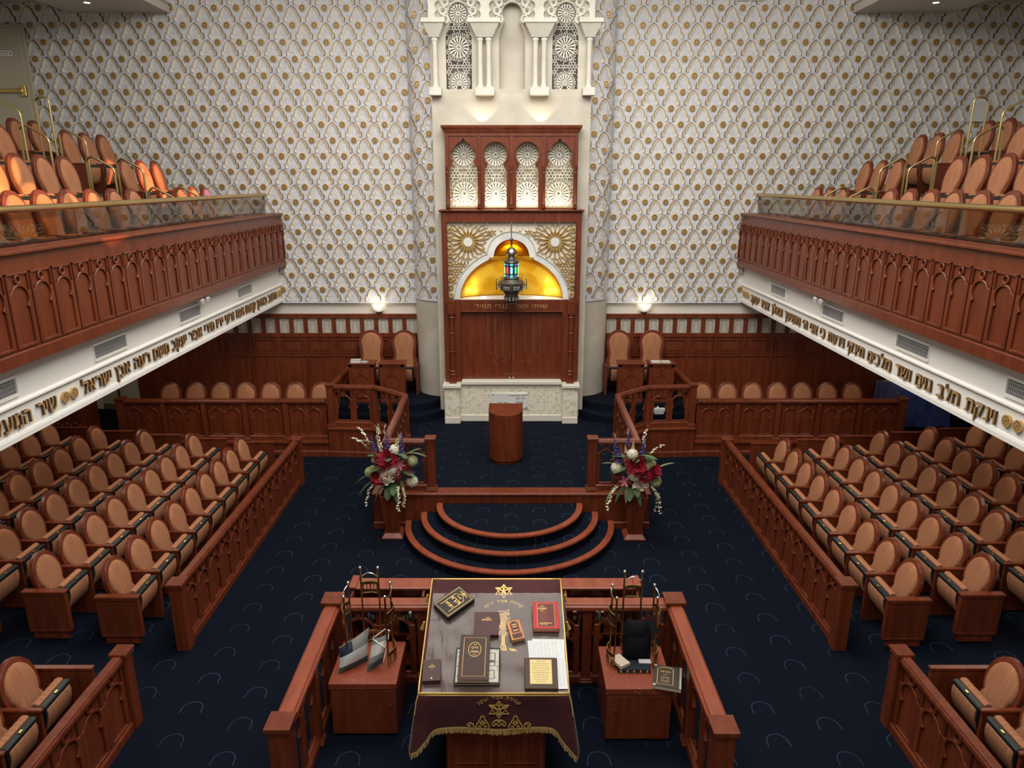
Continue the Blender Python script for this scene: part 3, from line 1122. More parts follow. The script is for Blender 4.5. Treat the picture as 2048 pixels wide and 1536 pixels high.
for s in (-1, 1):
    mb = MB()
    mb.lathe(TP, 16, (s * 1.165, 13.655, 1.42))
    mb.box(s * 1.165 - .075, s * 1.165 + .075, 13.585, 13.72, 2.82, 3.075)
    mb.box(s * 1.165 - .07, s * 1.165 + .07, 13.59, 13.72, 1.412, 1.5)
    mb.stroke([(s * 1.165 - .05, 2.87), (s * 1.165 - .05, 3.03), (s * 1.165 + .05, 3.03), (s * 1.165 + .05, 2.87)], .012, 0, .006, XZ(13.585), 0, True)
    mb.build('turned_column', WOOD, ark, smooth=35)

# gilded niche behind a white marble trefoil surround
INN = [(-1.0, 3.075)] + arcp(0, 3.06, 1.0, 176, 112, 16, .86)
INN = [p for p in INN if p[0] < -.40] + [(-.40, 3.86), (-.345, 3.865), (-.345, 3.90)] + arcp(0, 3.92, .335, 170, 90, 9, .30)
OUT = [(-1.11, 3.075)] + arcp(0, 3.06, 1.11, 175, 114, 16, .98)
OUT = [p for p in OUT if p[0] < -.48] + [(-.47, 3.94)] + arcp(0, 3.95, .46, 168, 90, 10, .42)
mb = MB()
for sg in (1, -1):
    P = [(sg * a, b) for a, b in OUT] + [(sg * a, b) for a, b in INN[::-1]]
    mb.prism(P, -.06, -.02, fn)
mb.build('marble_surround', MARBW, ark)
mb = MB()
for sg in (1, -1):
    mb.stroke([(sg * a * 1.0, b) for a, b in OUT], .014, -.02, -.008, fn)
mb.build('surround_edge', mat('grey_marble_edge', (.42, .43, .40), .4), ark)
mb = MB()
ang = [pi * i / 40 for i in range(41)]
mb.loops([[(1.02 * cos(a) * cos(t), 13.78 + .52 * sin(t), 3.06 + .84 * sin(a) * cos(t)) for a in ang] for t in [pi / 2 * .96 * j / 12 for j in range(13)]], 0, closed=False, cap=False)
mb.build('gilded_dome', GOLD, ark, smooth=60, recalc=False)
mb = MB()
mb.loops([[(.36 * cos(a) * cos(t), 13.775 + .26 * sin(t), 3.90 + .33 * sin(a) * cos(t)) for a in ang] for t in [pi / 2 * .96 * j / 10 for j in range(11)]], 0, closed=False, cap=False)
mb.build('gilded_small_dome', GOLD, ark, smooth=60, recalc=False)
mb = MB()
mb.rect(-.425, .425, 3.845, 3.885, -.06, -.005, fn)
mb.rect(-.35, .35, 3.885, 3.905, -.3, -.03, fn)
mb.build('gilded_ledge', GOLD, ark, bev=.004)
mb = MB()
mb.loops([[(1.02 * cos(a), 13.74 + .52 * sin(a), z) for a in ang] for z in (3.055, 3.078)])
mb.build('niche_floor', MARBW, ark)
mb = MB()
for x in (-.55, .52):
    mb.lathe([(.05, 0), (.05, .012), (.03, .016), (.001, .016)], 14, (x, 13.95, 3.078))
mb.build('niche_lamp', BULB, ark)
light('niche_lamp_light', 'POINT', (.55, 13.95, 3.22), 1.6, (1, .9, .72), None, .06)
light('niche_lamp_light', 'POINT', (-.55, 13.95, 3.22), .7, (1, .9, .72), None, .06)
# gilt lattice spandrels on pale marble
mb = MB()
for sg in (1, -1):
    P = [(sg * -1.225, 3.075), (sg * -1.225, 4.55), (0, 4.55)] + [(sg * a, b) for a, b in OUT[::-1]]
    mb.prism(P, -.10, -.075, fn)
mb.build('lattice_backing', mat('lattice_backing_plaster', (.72, .69, .60), .6), ark)


def outside(p):
    x, z = abs(p[0]), p[1]
    if x > 1.215 or z > 4.525 or z < 3.1:
        return False
    return not ((x / 1.125) ** 2 + ((z - 3.06) / .995) ** 2 < 1 or ((x / .475) ** 2 + ((z - 3.95) / .435) ** 2 < 1))


mb = MB()
AV = [(-.83, 4.17, .40), (.83, 4.17, .40)]
for a, b, r in AV:
    rosette(mb, a, b, r * 1.16, fn, -.075, -.045, .009, 0, 18, outside, .40)
    mb.ring(a, b, .185, .125, -.075, -.052, fn, 24)
    mb.ring(a, b, .105, .085, -.075, -.05, fn, 24)
    for i in range(18):
        q = 2 * pi * i / 18
        mb.stroke([(a + .115 * cos(q), b + .115 * sin(q)), (a + .16 * cos(q), b + .16 * sin(q))], .014, -.075, -.043, fn)
    mb.disc(a, b, .085, -.075, -.04, fn, 18, 1)
starnet(mb, -1.20, 1.22, 3.12, 4.50, .118, fn, -.075, -.045, .009, 0, outside, [(a, b, .41) for a, b, _ in AV])
for sg in (-1, 1):
    for b in [3.15 + .155 * i for i in range(9)]:
        mb.ring(sg * 1.175, b, .048, .030, -.075, -.03, fn, 10)
mb.build('gilt_lattice', [GOLDP, MARBW], ark, recalc=False)
mb = MB()
for sg in (-1, 1):
    for b in (3.35, 3.85, 4.32):
        mb.disc(sg * 1.205, b, .018, -.02, .02, fn, 8)
for a in (-.9, -.45, 0, .45, .9):
    mb.disc(a, 4.535, .014, -.075, -.02, fn, 8)
mb.build('screw_cap', SILVER, ark)

# the lattice cabinet on top of the ark
lc = thing('lattice_cabinet', 'mahogany upper cabinet with four arched openings over lit white lattice', 'cabinet', (0, 13.95, 4.776))
fn = XZ(13.74)
C1 = [(-.26, 4.80), (-.26, 5.50), (-.235, 5.545), (-.205, 5.58), (-.20, 5.62), (-.185, 5.64), (-.19, 5.66), (-.222, 5.69), (-.24, 5.745), (-.238, 5.80), (-.205, 5.845), (-.17, 5.855), (-.16, 5.88), (-.13, 5.925), (-.09, 5.96), (-.045, 5.985), (-.02, 6.02), (0, 6.05)]
C2 = [(-.205, 4.80), (-.205, 5.47), (-.148, 5.58)] + arcp(0, 5.76, .212, 229, 90, 14)
CX = (-.89, -.295, .295, .89)
mb = MB()
for i, cx in enumerate(CX):
    lo, hi = (-1.215, -.6, 0, .6)[i], (-.6, 0, .6, 1.215)[i]
    halves(mb, lo, hi, 4.80, 6.09, C1 if i in (0, 3) else C2, -.03, 0, fn, 0, cx)
mb.rect(-1.215, 1.215, 6.08, 6.16, -.03, .015, fn)
for s in (-1, 1):
    a, b = sorted((s * 1.195, s * 1.225))
    mb.rect(a, b, 4.776, 6.1, -.2, .02, fn)
mb.rect(-1.215, 1.215, 4.776, 4.802, -.2, .0, fn)
mb.build('front_board', WOOD, lc)
mb = MB()
for x in (-1.19, -.60, 0, .60, 1.19):
    mb.rect(x - .03, x + .03, 5.56, 6.09, 0, .025, fn)
for i in (1, 2):
    mb.stroke([(CX[i] + a * 1.12, 5.76 + (b - 5.76) * 1.12) for a, b in C2[2:]] + [(CX[i] - a * 1.12, 5.76 + (b - 5.76) * 1.12) for a, b in C2[2:][::-1]], .022, 0, .018, fn)
mb.build('applied_moulding', WOOD, lc, bev=.003)
mb = MB()
mb.sweep([(-1.225, 13.95, 6.15), (-1.225, 13.725, 6.15), (1.225, 13.725, 6.15), (1.225, 13.95, 6.15)], [(0, 0), (.02, 0), (.03, .04), (.06, .075), (.065, .115), (0, .115)])
mb.box(-1.225, 1.225, 13.725, 13.95, 6.15, 6.25)
mb.build('cornice', WOOD, lc)
for x in (-1.19, -.60, 0, .60, 1.19):
    MB().lathe([(.04, 0), (.04, .04), (.025, .05), (.036, .075), (.024, .095), (.022, .62), (.036, .64), (.024, .66), (.036, .69), (.036, .76)], 12, (x, 13.70, 4.80)).build('colonnette', WOOD, lc, smooth=40)
bk = MB()
bk.rect(-1.2, 1.2, 4.80, 6.1, -.215, -.205, fn)
bk.build('screen_backing', PERF, lc)
for i, cx in enumerate(CX):
    mb = MB()
    hw = .275 if i in (0, 3) else .235
    cl = lambda p, cx=cx, hw=hw: abs(p[0] - cx) < hw and 4.81 < p[1] < 6.07
    av = [(cx, 5.76, .27), (cx, 5.06, .29)]
    for a, b, r in av:
        rosette(mb, a, b, r, fn, -.19, -.17, .013, 0, 18, cl, .2)
        mb.ring(a, b, .06, .03, -.19, -.17, fn, 16)
    starnet(mb, cx - hw, cx + hw, 4.83, 6.05, .125, fn, -.19, -.17, .015, 0, cl, av)
    mb.build('white_lattice', LATW, lc, recalc=False)
    light('lattice_uplight', 'AREA', (cx, 13.795, 4.825), 3.2 if i in (0, 3) else 4.6, (1, .86, .60) if i in (0, 3) else (1, .92, .76), (cx, 13.90, 5.25), .44, .03)

# hanging lantern (eternal light) on a bracket from the ark
ln = thing('hanging_lantern', 'pewter lantern with red, cyan and green lit panes hanging before the gilded niche', 'lantern', (0, 13.3, 3.0))
Ly = 13.3
MB().tube([(0, Ly, 4.25), (0, Ly, 4.46), (0, 13.4, 4.49), (0, 13.66, 4.49)], .009, 8).build('bracket_rod', BRASS, ln, smooth=40)
MB().lathe([(.001, 3.0 + 1.285), (.022, 4.28), (.032, 4.25), (.022, 4.222), (.012, 4.21), (.028, 4.20), (.016, 4.18), (.020, 4.12), (.030, 4.10)], 12, (0, Ly, 0)).build('finial', PEWTER, ln, smooth=50)
MB().lathe([(.028, 4.115), (.055, 4.10), (.09, 4.06), (.108, 4.02), (.108, 3.995), (.085, 3.97), (.07, 3.945), (.075, 3.915), (.10, 3.89), (.145, 3.865), (.15, 3.845), (.12, 3.84)], 20, (0, Ly, 0)).build('dome_cap', PEWTER, ln, smooth=35)
mb = MB()
N = 10
mb.lathe([(.135, 3.565), (.135, 3.842)], N, (0, Ly, 0), 0)
bd = mb.build('lamp_body', mat('dark_pewter', (.06, .06, .07), .4, .6), ln)
cols = [LRED, LBLUE, LGREEN, LVIO, LRED, LGREEN, LBLUE, LVIO, LRED, LGREEN]
for i in range(N):
    a0, a1 = 2 * pi * i / N, 2 * pi * (i + 1) / N
    am = (a0 + a1) / 2
    rr = .1365 * cos(pi / N)
    f = FR((rr * cos(am), Ly + rr * sin(am), 3.70), (-sin(am), cos(am), 0), (0, 0, 1), (cos(am), sin(am), 0))
    c = {7: LBLUE, 6: LRED, 8: LGREEN}.get(i, cols[i])
    mb = MB()
    mb.prism([(-.018, -.05), (0, -.068), (.018, -.05), (.018, .05), (0, .068), (-.018, .05)], -.002, .004, f)
    mb.build('coloured_pane', c, bd)
    mb = MB()
    for b in (-.105, .105):
        mb.rect(-.026, .026, b - .014, b + .014, -.002, .004, f)
    mb.build('small_pane', LVIO if i % 2 == 0 else LGREEN, bd)
MB().lathe([(.15, 3.572), (.17, 3.555), (.15, 3.545), (.20, 3.515), (.235, 3.48), (.26, 3.47), (.26, 3.45), (.2, 3.45)], 10, (0, Ly, 0)).build('skirt', PEWTER, ln, smooth=25)
mb = MB()
mb.lathe([(.26, 3.452), (.262, 3.42), (.225, 3.33), (.18, 3.30), (.15, 3.285)], 8, (0, Ly, 0), 0)
gal = mb.build('gallery', mat('lantern_lead', (.12, .11, .10), .4, .8), ln)
for i in range(8):
    am = 2 * pi * (i + .5) / 8
    f = FR((.235 * cos(am), Ly + .235 * sin(am), 3.375), (-sin(am), cos(am), 0), (cos(am) * .37, sin(am) * .37, .93), (cos(am) * .93, sin(am) * .93, -.37))
    mb = MB()
    mb.rect(-.068, .068, -.032, .036, -.012, .004, f)
    p = mb.build('pane', PANE, gal)
    mb = MB()
    mb.prism([(-.022, 0), (0, .012), (.022, 0), (0, -.012)], .004, .007, f)
    mb.build('coloured_lozenge', (mat('amber_glass', (.5, .2, .06), .3) if i % 2 else mat('teal_glass', (.05, .25, .22), .3)), p)
mb = MB()
for i in range(8):
    a = 2 * pi * i / 8
    mb.tube([(.27 * cos(a), Ly + .27 * sin(a), 3.52), (.285 * cos(a), Ly + .285 * sin(a), 3.47), (.275 * cos(a), Ly + .275 * sin(a), 3.33)], .010, 6)
    mb.ball((.27 * cos(a), Ly + .27 * sin(a), 3.53), .016, 6)
mb.build('gallery_posts', PEWTER, ln, smooth=50)
MB().lathe([(.15, 3.285), (.16, 3.27), (.14, 3.255), (.142, 3.20), (.12, 3.12), (.09, 3.085), (.10, 3.075), (.07, 3.055), (.03, 3.03), (.028, 3.01), (.001, 2.99)], 12, (0, Ly, 0)).build('lower_bowl', mat('lantern_pewter_dark', (.17, .155, .14), .35, .9), ln, smooth=25)
mb = MB()
for i in range(12):
    am = 2 * pi * (i + .5) / 12
    f = FR((.128 * cos(am), Ly + .128 * sin(am), 3.165), (-sin(am), cos(am), 0), (cos(am) * .25, sin(am) * .25, .97), (cos(am), sin(am), -.25))
    mb.prism(arcp(0, .025, .018, 0, 180, 6) + [(-.018, -.03), (.018, -.03)], -.005, .010, f)
mb.build('bowl_pane', PANE, ln)

# curved lectern on the platform
lt = thing('lectern', 'plain mahogany lectern with a rounded front standing before the ark', 'lectern', (-.1, 11.75, .607))
mb = MB()
P = arcp(-.1, 11.62, .295, 180, 360, 18) + [(.195, 11.95), (-.395, 11.95)]
mb.loops([[(a, b, z) for a, b in P] for z in (.66, 1.44)] + [[(a, b, 1.52 + .07 * (11.62 - b) * 0 - .03 * max(0, (11.62 - b) / .295)) for a, b in P]])
mb.build('body', WOOD, lt, smooth=40)
mb = MB()
P = arcp(-.1, 11.62, .262, 180, 360, 18) + [(.16, 11.9), (-.36, 11.9)]
mb.loops([[(a, b, z) for a, b in P] for z in (.599, .66)])
mb.build('plinth', WOOD, lt, smooth=40)
# ---------------------------------------------------------------- railings and carved fronts


def bays(mb, fn, a0, a1, H, n, d0, d1, b0=0, mi=0, rr=.15):
    """carved keyhole bays: arch band, ring and frame as one overlay"""
    b = (a1 - a0) / n
    w = b / 2
    r, body, neck, band = .345 * b, .335 * b, .235 * b, .075 * b
    rg = rr * b
    s_ = sqrt(r * r - neck * neck)
    zn = H - .025 - 2 * rg - (r + band) - s_ + .012
    zc = zn + s_
    ro = r + band
    ca, sa = cos(radians(28)), sin(radians(28))
    for i in range(n):
        c = a0 + b * (i + .5)
        for sg in (-1, 1):
            P = [(-w, 0), (-w, zc + ro * sa), (-ro * ca, zc + ro * sa)] + arcp(0, zc, ro, 152, 90, 6)[1:]
            P += arcp(0, zc, r, 90, 180 + math.degrees(math.asin(s_ / r)), 11)
            P += [(-body, zn - (body - neck) * .9), (-body, .03), (0, .03), (0, 0)]
            mb.prism([(c - sg * p, b0 + q) for p, q in P], d0, d1, fn, mi)
            lo, hi = sorted((c + sg * (w - .06 * b), c + sg * w))
            mb.rect(lo, hi, b0 + zc + ro * sa, b0 + H, d0, d1, fn, mi)
        mb.rect(c - w, c + w, b0 + H - .025, b0 + H, d0, d1, fn, mi)
        mb.ring(c, b0 + zc + ro + rg - .006, rg, rg * .55, d0, d1, fn, 12, mi)


RAILP = lambda w: [(-w / 2, -.075), (w / 2, -.075), (w / 2, -.03), (w * .40, -.022), (w * .36, 0), (-w * .36, 0), (-w * .40, -.022), (-w / 2, -.03)]


def post(mb, x, y, z0, z1, w, cap=True, foot=True):
    h = w / 2
    mb.box(x - h, x + h, y - h, y + h, z0, z1 - .02)
    if cap:
        mb.box(x - h - .012, x + h + .012, y - h - .012, y + h + .012, z1 - .065, z1 - .045)
        mb.box(x - h - .022, x + h + .022, y - h - .022, y + h + .022, z1 - .035, z1)
    if foot:
        mb.box(x - h - .02, x + h + .02, y - h - .02, y + h + .02, z0, z0 + .035)
        mb.box(x - h - .01, x + h + .01, y - h - .01, y + h + .01, z0 + .035, z0 + .06)


def railing(name, label, cat, path, z0, h, nb, lattice, posts, group=None, rail=.11, face=1, postw=.13, foot=.10, material=None, railmat=None, feet=True, worn=False):
    material = material or WOOD
    root = thing(name, label, cat, (path[0][0], path[0][1], z0), group)
    P3 = [(x, y, z0 + h) for x, y in path]
    MB().sweep(P3, RAILP(rail)).build('handrail', railmat or material, root, bev=.006)
    MB().sweep([(x, y, z0) for x, y in path], [(-.04, 0), (.04, 0), (.04, foot - .02), (.025, foot), (-.025, foot), (-.04, foot - .02)]).build('base_rail', material, root)
    for i in range(len(path) - 1):
        if not nb[i]:
            continue
        p, q = Vector((*path[i], 0)), Vector((*path[i + 1], 0))
        d = (q - p)
        L = d.length
        d.normalize()
        nrm = Vector((d.y, -d.x, 0)) * face
        fn = FR(p + Vector((0, 0, z0 + foot)), d, (0, 0, 1), nrm)
        mb = MB()
        H = h - .07 - foot
        m = postw / 2
        if lattice:
            bays(mb, fn, m, L - m, H, nb[i], -.016, .016)
        else:
            mb.rect(0, L, 0, H, -.02, .004, fn)
            bays(mb, fn, m, L - m, H, nb[i], .004, .026)
        mb.build('carved_panel', material, root, bev=.005)
    for (x, y, w, cap, top) in posts:
        mb = MB()
        post(mb, x, y, z0, z0 + h + top, w, cap, feet)
        if worn and cap:
            q = w / 2 + .016
            mb.stroke([(x - q, y - q), (x + q, y - q), (x + q, y + q), (x - q, y + q)], .007, z0 + h + top - .003, z0 + h + top + .0015, lambda a, b, d=0: (a, b, d), 1, True)
        mb.build('post', [material, WORN], root, bev=.006)
    return root


# long fences along both aisles and the nearer pair at the bottom corners
for s, side in ((-1, 'left'), (1, 'right')):
    railing('aisle_fence', f'long carved mahogany fence with keyhole arches along the {side} block of seats', 'fence', [(s * 3.84, 7.2), (s * 3.84, 11.9)], 0, .87, [13], False,
            [(s * 3.84, 7.2, .15, True, .02), (s * 3.84, 11.9, .15, True, .02)], 'aisle fences', face=-s * 1, postw=.16, feet=False)
    railing('aisle_fence', f'shorter near carved mahogany fence cut off at the bottom {side} corner', 'fence', [(s * 3.82, 5.96), (s * 3.82, 3.3)], 0, .87, [7], False,
            [(s * 3.82, 5.96, .13, True, .02)], 'aisle fences', face=s, postw=.16, feet=False)
# platform balustrades
for s, side in ((-1, 'left'), (1, 'right')):
    path = [(s * 1.275, 10.32), (s * 1.95, 10.32), (s * 1.99, 12.72), (s * 2.68, 13.30), (s * 3.55, 13.36), (s * 3.50, 14.75)]
    railing('platform_balustrade', f'pierced mahogany balustrade turning around the {side} side of the raised platform', 'balustrade', path, .609, .85, [2, 7, 2, 2, 3], True,
            [(s * 1.255, 10.32, .13, True, .035), (s * 3.56, 13.36, .13, True, .02), (s * 2.68, 13.29, .09, False, -.08), (s * 1.97, 12.70, .08, False, -.08), (s * 1.95, 10.33, .08, False, -.08)],
            'platform balustrades', postw=.11, face=1)
# carved fronts of the choir seats
for s, side in ((-1, 'left'), (1, 'right')):
    xs = [s * (3.66 + .805 * i) for i in range(6)]
    railing('choir_balustrade', f'carved mahogany front with paired keyhole panels before the {side} choir seats', 'choir front', [(x, 13.36) for x in xs], .315, .85, [2] * 5, False,
            [(xs[-1] + s * .02, 13.36, .15, True, .03)] + [(x, 13.36, .10, False, -.07) for x in xs[1:-1]], 'choir fronts', face=s, postw=.16, rail=.12)
# balustrade around the reading desk
path = [(-1.90, 4.84), (-1.90, 6.63), (-.96, 6.63), (.81, 6.63), (1.73, 6.63), (1.73, 4.80)]
railing('bimah_balustrade', 'three-sided pierced mahogany balustrade with worn square post caps around the reading desk', 'balustrade', path, 0, 1.0, [4, 2, 4, 2, 4], True,
        [(-1.90, 4.84, .17, True, .04), (-1.90, 6.63, .17, True, .04), (1.73, 6.63, .17, True, .04), (1.73, 4.80, .17, True, .04), (-.96, 6.63, .10, False, -.07), (.81, 6.63, .10, False, -.07), (-1.90, 5.73, .10, False, -.07), (1.73, 5.73, .10, False, -.07)],
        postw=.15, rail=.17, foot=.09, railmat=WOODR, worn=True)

# low dividing panels at the far end of the seat rows
for s, side in ((-1, 'left'), (1, 'right')):
    for k in range(5):
        x0, x1 = s * (4.30 + .83 * k), s * (5.02 + .83 * k)
        a, b = sorted((x0, x1))
        z = zf(x0)
        t = thing('row_end_panel', f'low plain mahogany panel closing the far end of the {ORD[k+1]} seat row, {side} block', 'end panel', (x0, 12.05 - (.04 if s > 0 else 0), z), 'row end panels')
        y = 12.0 - (.06 if s > 0 else 0)
        mb = MB()
        mb.box(a, b, y, y + .04, z + .0, z + .74)
        mb.build('board', WOOD, t, bev=.004)
        MB().box(a - .01, b + .01, y - .01, y + .05, z + .74, z + .765).build('cap', WOOD, t, bev=.004)
    x0, x1 = sorted((s * 4.14, s * 4.72))
    t = thing('row_end_panel', f'low plain mahogany panel beside the near seat in the bottom {side} corner', 'end panel', (s * 4.4, 5.86, 0), 'row end panels')
    MB().box(x0, x1, 5.95, 5.99, 0, .66).build('board', WOOD, t, bev=.004)
    MB().box(x0 - .01, x1 + .01, 5.94, 6.0, .66, .685).build('cap', WOOD, t, bev=.004)

# ---------------------------------------------------------------- seats


def ell(ry, rz, cz, a0, a1, n):
    return [(ry * cos(radians(a0 + (a1 - a0) * i / n)), cz + rz * sin(radians(a0 + (a1 - a0) * i / n))) for i in range(n + 1)]


def make_seat(name, cat, side, endp=False, throne=False, studs=True, high=False):
    """tip-up seat facing +x, its arm on the side given (-1: towards -y)"""
    root = thing(name, 'x', cat)
    if throne:
        out = [(.27, .30), (.27, .70), (.235, .78), (.235, .84)] + ell(.265, .265, 1.07, -6, 186, 18) + [(-.235, .84), (-.235, .78), (-.27, .70), (-.27, .30)]
        inn = [(.20, .52), (.20, .70), (.18, .775), (.18, .85)] + ell(.215, .215, 1.07, -6, 186, 18) + [(-.18, .85), (-.18, .775), (-.20, .70), (-.20, .52)]
        zr, sl = 1.33, .12
    else:
        out = [(.22, .30), (.225, .455), (.185, .525)] + ell(.232, .272, .698, -38, 218, 20) + [(-.185, .525), (-.225, .455), (-.22, .30)]
        inn = [(.15, .42), (.178, .455), (.178, .48), (.148, .545)] + ell(.184, .222, .70, -38, 218, 20) + [(-.148, .545), (-.178, .48), (-.178, .455), (-.15, .42)]
        zr, sl = .97, .23
    if high:
        out = [(.225, .30), (.228, .56), (.19, .635)] + ell(.232, .32, .85, -42, 222, 22) + [(-.19, .635), (-.228, .56), (-.225, .30)]
        inn = [(.18, .42), (.183, .56), (.183, .575), (.150, .645)] + ell(.184, .27, .85, -42, 222, 22) + [(-.150, .645), (-.183, .575), (-.183, .56), (-.18, .42)]
        zr, sl = 1.17, .20
    X = lambda z, d: .065 + (zr - z) * sl + d
    fb = lambda y, z, d=0: (X(z, d), y, z)
    mb = MB()
    mb.prism(out, -.035, .014, fb)
    if studs:
        for sg in (-1, 1):
            for a in ((20, 36, 52) if not throne else (15, 40)) if not high else (10, 25, 42, 58):
                y, z = .232 * cos(radians(a)) * sg, (1.07 + .265 * sin(radians(a)) if throne else .85 + .32 * sin(radians(a)) if high else .698 + .272 * sin(radians(a)))
                mb.ball((X(z, -.012), y * 1.01, z), .0075, 6, 1)
    mb.build('back_frame', [WOOD, SILVER], root, bev=.007, smooth=40)
    # domed upholstery
    cz = .9 if throne else .80 if high else .67
    rings = []
    for k, d in ((1, .012), (.985, .030), (.93, .042), (.75, .052), (.40, .057)):
        rings.append([fb(y * k, cz + (z - cz) * k, d) for y, z in inn])
    MB().loops(rings).build('back_cushion', FAB, root, smooth=60)
    w = .20 if not throne else .215
    fx = lambda x, z, d=0: (x, d, z)
    # tipped-up seat: dark moulded frame, upholstered underside, tufted cushion
    sh = [(.475, .622), (.478, .58), (.47, .48), (.435, .36), (.395, .305), (.37, .31), (.375, .44), (.415, .622)]
    mb = MB()
    mb.prism(sh, -w - .004, w + .004, fx)
    shell = mb.build('seat_frame', BLACK, root, bev=.010)
    un = [(.482, .582), (.490, .54), (.486, .47), (.452, .362), (.405, .295), (.385, .292), (.40, .34), (.46, .49), (.465, .57)]
    mb = MB()
    mb.prism(un, -w + .022, w - .022, fx)
    mb.build('seat_underside', FAB, root, bev=.008, smooth=40)
    mb = MB()
    n = 6
    for i in range(n):
        c = -w + .012 + (2 * w - .024) * (i + .5) / n
        hw = (2 * w - .024) / n / 2
        prof = [(.415, .610), (.418, .632), (.400, .647), (.370, .648), (.345, .635), (.335, .57), (.33, .45), (.38, .40)]
        rings = []
        for q, kk in ((-1, .93), (-.75, .99), (0, 1), (.75, .99), (1, .93)):
            rings.append([(.375 + (x - .375) * kk, c + hw * q, .55 + (z - .55) * kk) for x, z in prof])
        mb.loops(rings)
    mb.build('seat_cushion', FAB, root, smooth=50)
    mb = MB()
    mb.box(.450, .474, -.022, .022, .620, .635)
    mb.build('latch', BRASS, shell, bev=.003)
    y = side * .252
    for sd in ((side,) if not throne else (-1, 1)):
        y = sd * (.252 if not throne else .29)
        if endp:
            mb = MB()
            lo, hi = sorted((y + side * .045, y - side * .02))
            mb.box(.0, .485, lo, hi, .10, .60)
            mb.box(.035, .44, lo + .01, hi - .01, 0, .10)
            fo = FR((.245, lo if side < 0 else hi, 0), (1, 0, 0), (0, 0, 1), (0, side, 0))
            mb.rect(-.235, .235, .585, .60, 0, .012, fo)
            mb.rect(-.235, .235, .10, .13, 0, .008, fo)
            ep = mb.build('end_panel', WOOD, root, bev=.005)
            mb = MB()
            k = [(-.115, .15), (-.115, .28), (-.06, .335)] + arcp(0, .43, .112, 238, -58, 18) + [(.06, .335), (.115, .28), (.115, .15)]
            mb.stroke(k, .010, -.002, .0025, fo, 0, True)
            mb.build('keyhole_groove', BROWNE, ep, recalc=False)
            mb = MB()
            mb.box(-.012, .497, lo - .012, hi + .012, .60, .632)
            mb.build('armrest', WOOD, root, bev=.008)
        else:
            mb = MB()
            mb.box(.10, .492, y - .024, y + .024, .615, .648)
            mb.build('armrest', WOOD, root, bev=.007)
            mb = MB()
            mb.prism([(.12, 0), (.46, 0), (.47, .30), (.475, .616), (.10, .616), (.13, .3)], y - .017, y + .017, fx)
            mb.build('standard', WOOD, root)
    return root


SL = make_seat('folding_chair', 'chair', -1)
SLE = make_seat('folding_chair', 'chair', -1, endp=True)
SR = make_seat('folding_chair', 'chair', 1)
SRE = make_seat('folding_chair', 'chair', 1, endp=True)
BL = make_seat('balcony_chair', 'chair', -1, high=True)
BR = make_seat('balcony_chair', 'chair', 1, high=True)
TH = make_seat('throne_chair', 'chair', 1, throne=True)
CH = make_seat('choir_chair', 'chair', -1, studs=False)
used = set()


def place(proto, x, y, z, rz, label, group):
    o = proto if proto.name not in used else copy_tree(proto)
    used.add(proto.name)
    o.location = (x, y, z)
    o.rotation_euler = (0, 0, rz)
    o['label'] = label
    o['group'] = group
    return o


def inframe(x, y, z, mx=60):
    dz = z - 5.3
    d = y * .9613 - dz * .2756
    u = 1023 + 1420 * x / d
    return -mx < u < 2048 + mx


for s, side, P, PE, yo in ((-1, 'left', SL, SLE, 7.49), (1, 'right', SR, SRE, 7.43)):
    rows = {}
    for c in range(7):
        for k in range(-3 if c > 1 else 0, 9):
            y = yo + .51 * k
            x = s * (4.81 + .83 * c)
            if inframe(x - s * .2, y, .7 + zf(x)):
                e = (c < 2 and k == 0)
                lab = f'salmon folding chair, {ORD[9 - k]} from the dais end, {ORD[c + 1]} row behind the {side} aisle fence'
                if e:
                    lab = f'salmon folding chair with carved keyhole end panel, near end of {ORD[c + 1]} row, {side} block'
                place(PE if e else P, x, y, zf(x), 0 if s < 0 else pi, lab, f'{side} floor seats')
    for k, y in enumerate((5.68, 5.17, 4.66, 4.15)):
        x = s * 4.79
        if inframe(x - s * .3, y, .7, 120):
            lab = (f'salmon folding chair against the low panel in the bottom {side} corner', f'salmon folding chair second from the low panel, bottom {side} corner',
                   f'salmon folding chair third from the low panel, bottom {side} corner', f'salmon folding chair fourth from the low panel, bottom {side} corner')[k]
            place(P, x, y, 0, 0 if s < 0 else pi, lab, f'{side} corner seats')
    # balcony rows
    for r, (X, zz, ys) in enumerate(((5.81, 4.022, [13.75, 13.22, 12.68, 11.10, 10.56, 10.02, 9.47, 8.93, 8.40, 7.86, 7.32]), (6.66, 4.482, [13.72, 13.18, 12.6, 10.92, 10.39, 9.86, 9.33, 8.8]),
                                     (7.51, 4.932, [13.6, 13.05, 12.5, 10.88, 10.36, 9.84]), (8.36, 5.132, [13.08, 12.55, 10.9]))):
        for k, y in enumerate(ys):
            if inframe(s * (X - .2), y, zz + 1):
                lab = f'high-backed balcony chair, {ORD[k + 1]} from the patterned wall in the {("lowest", "second", "third", "top")[r]} {side} row'
                place(BL if s < 0 else BR, s * X, y, zz, 0 if s < 0 else pi, lab, f'{side} balcony seats')
    for k in range(7):
        x = s * (7.09 - .52 * k)
        place(CH, x, 14.28, .302, -pi / 2, f'round-topped choir chair, {ORD[k + 1]} from the outer end behind the {side} carved front', f'{side} choir seats')
    for k, x in enumerate((2.29, 2.99)):
        place(TH, s * x, 14.90, .907, -pi / 2, f'tall round-topped throne chair {("nearest", "second from")[k]} the ark on its {side}', 'throne chairs')

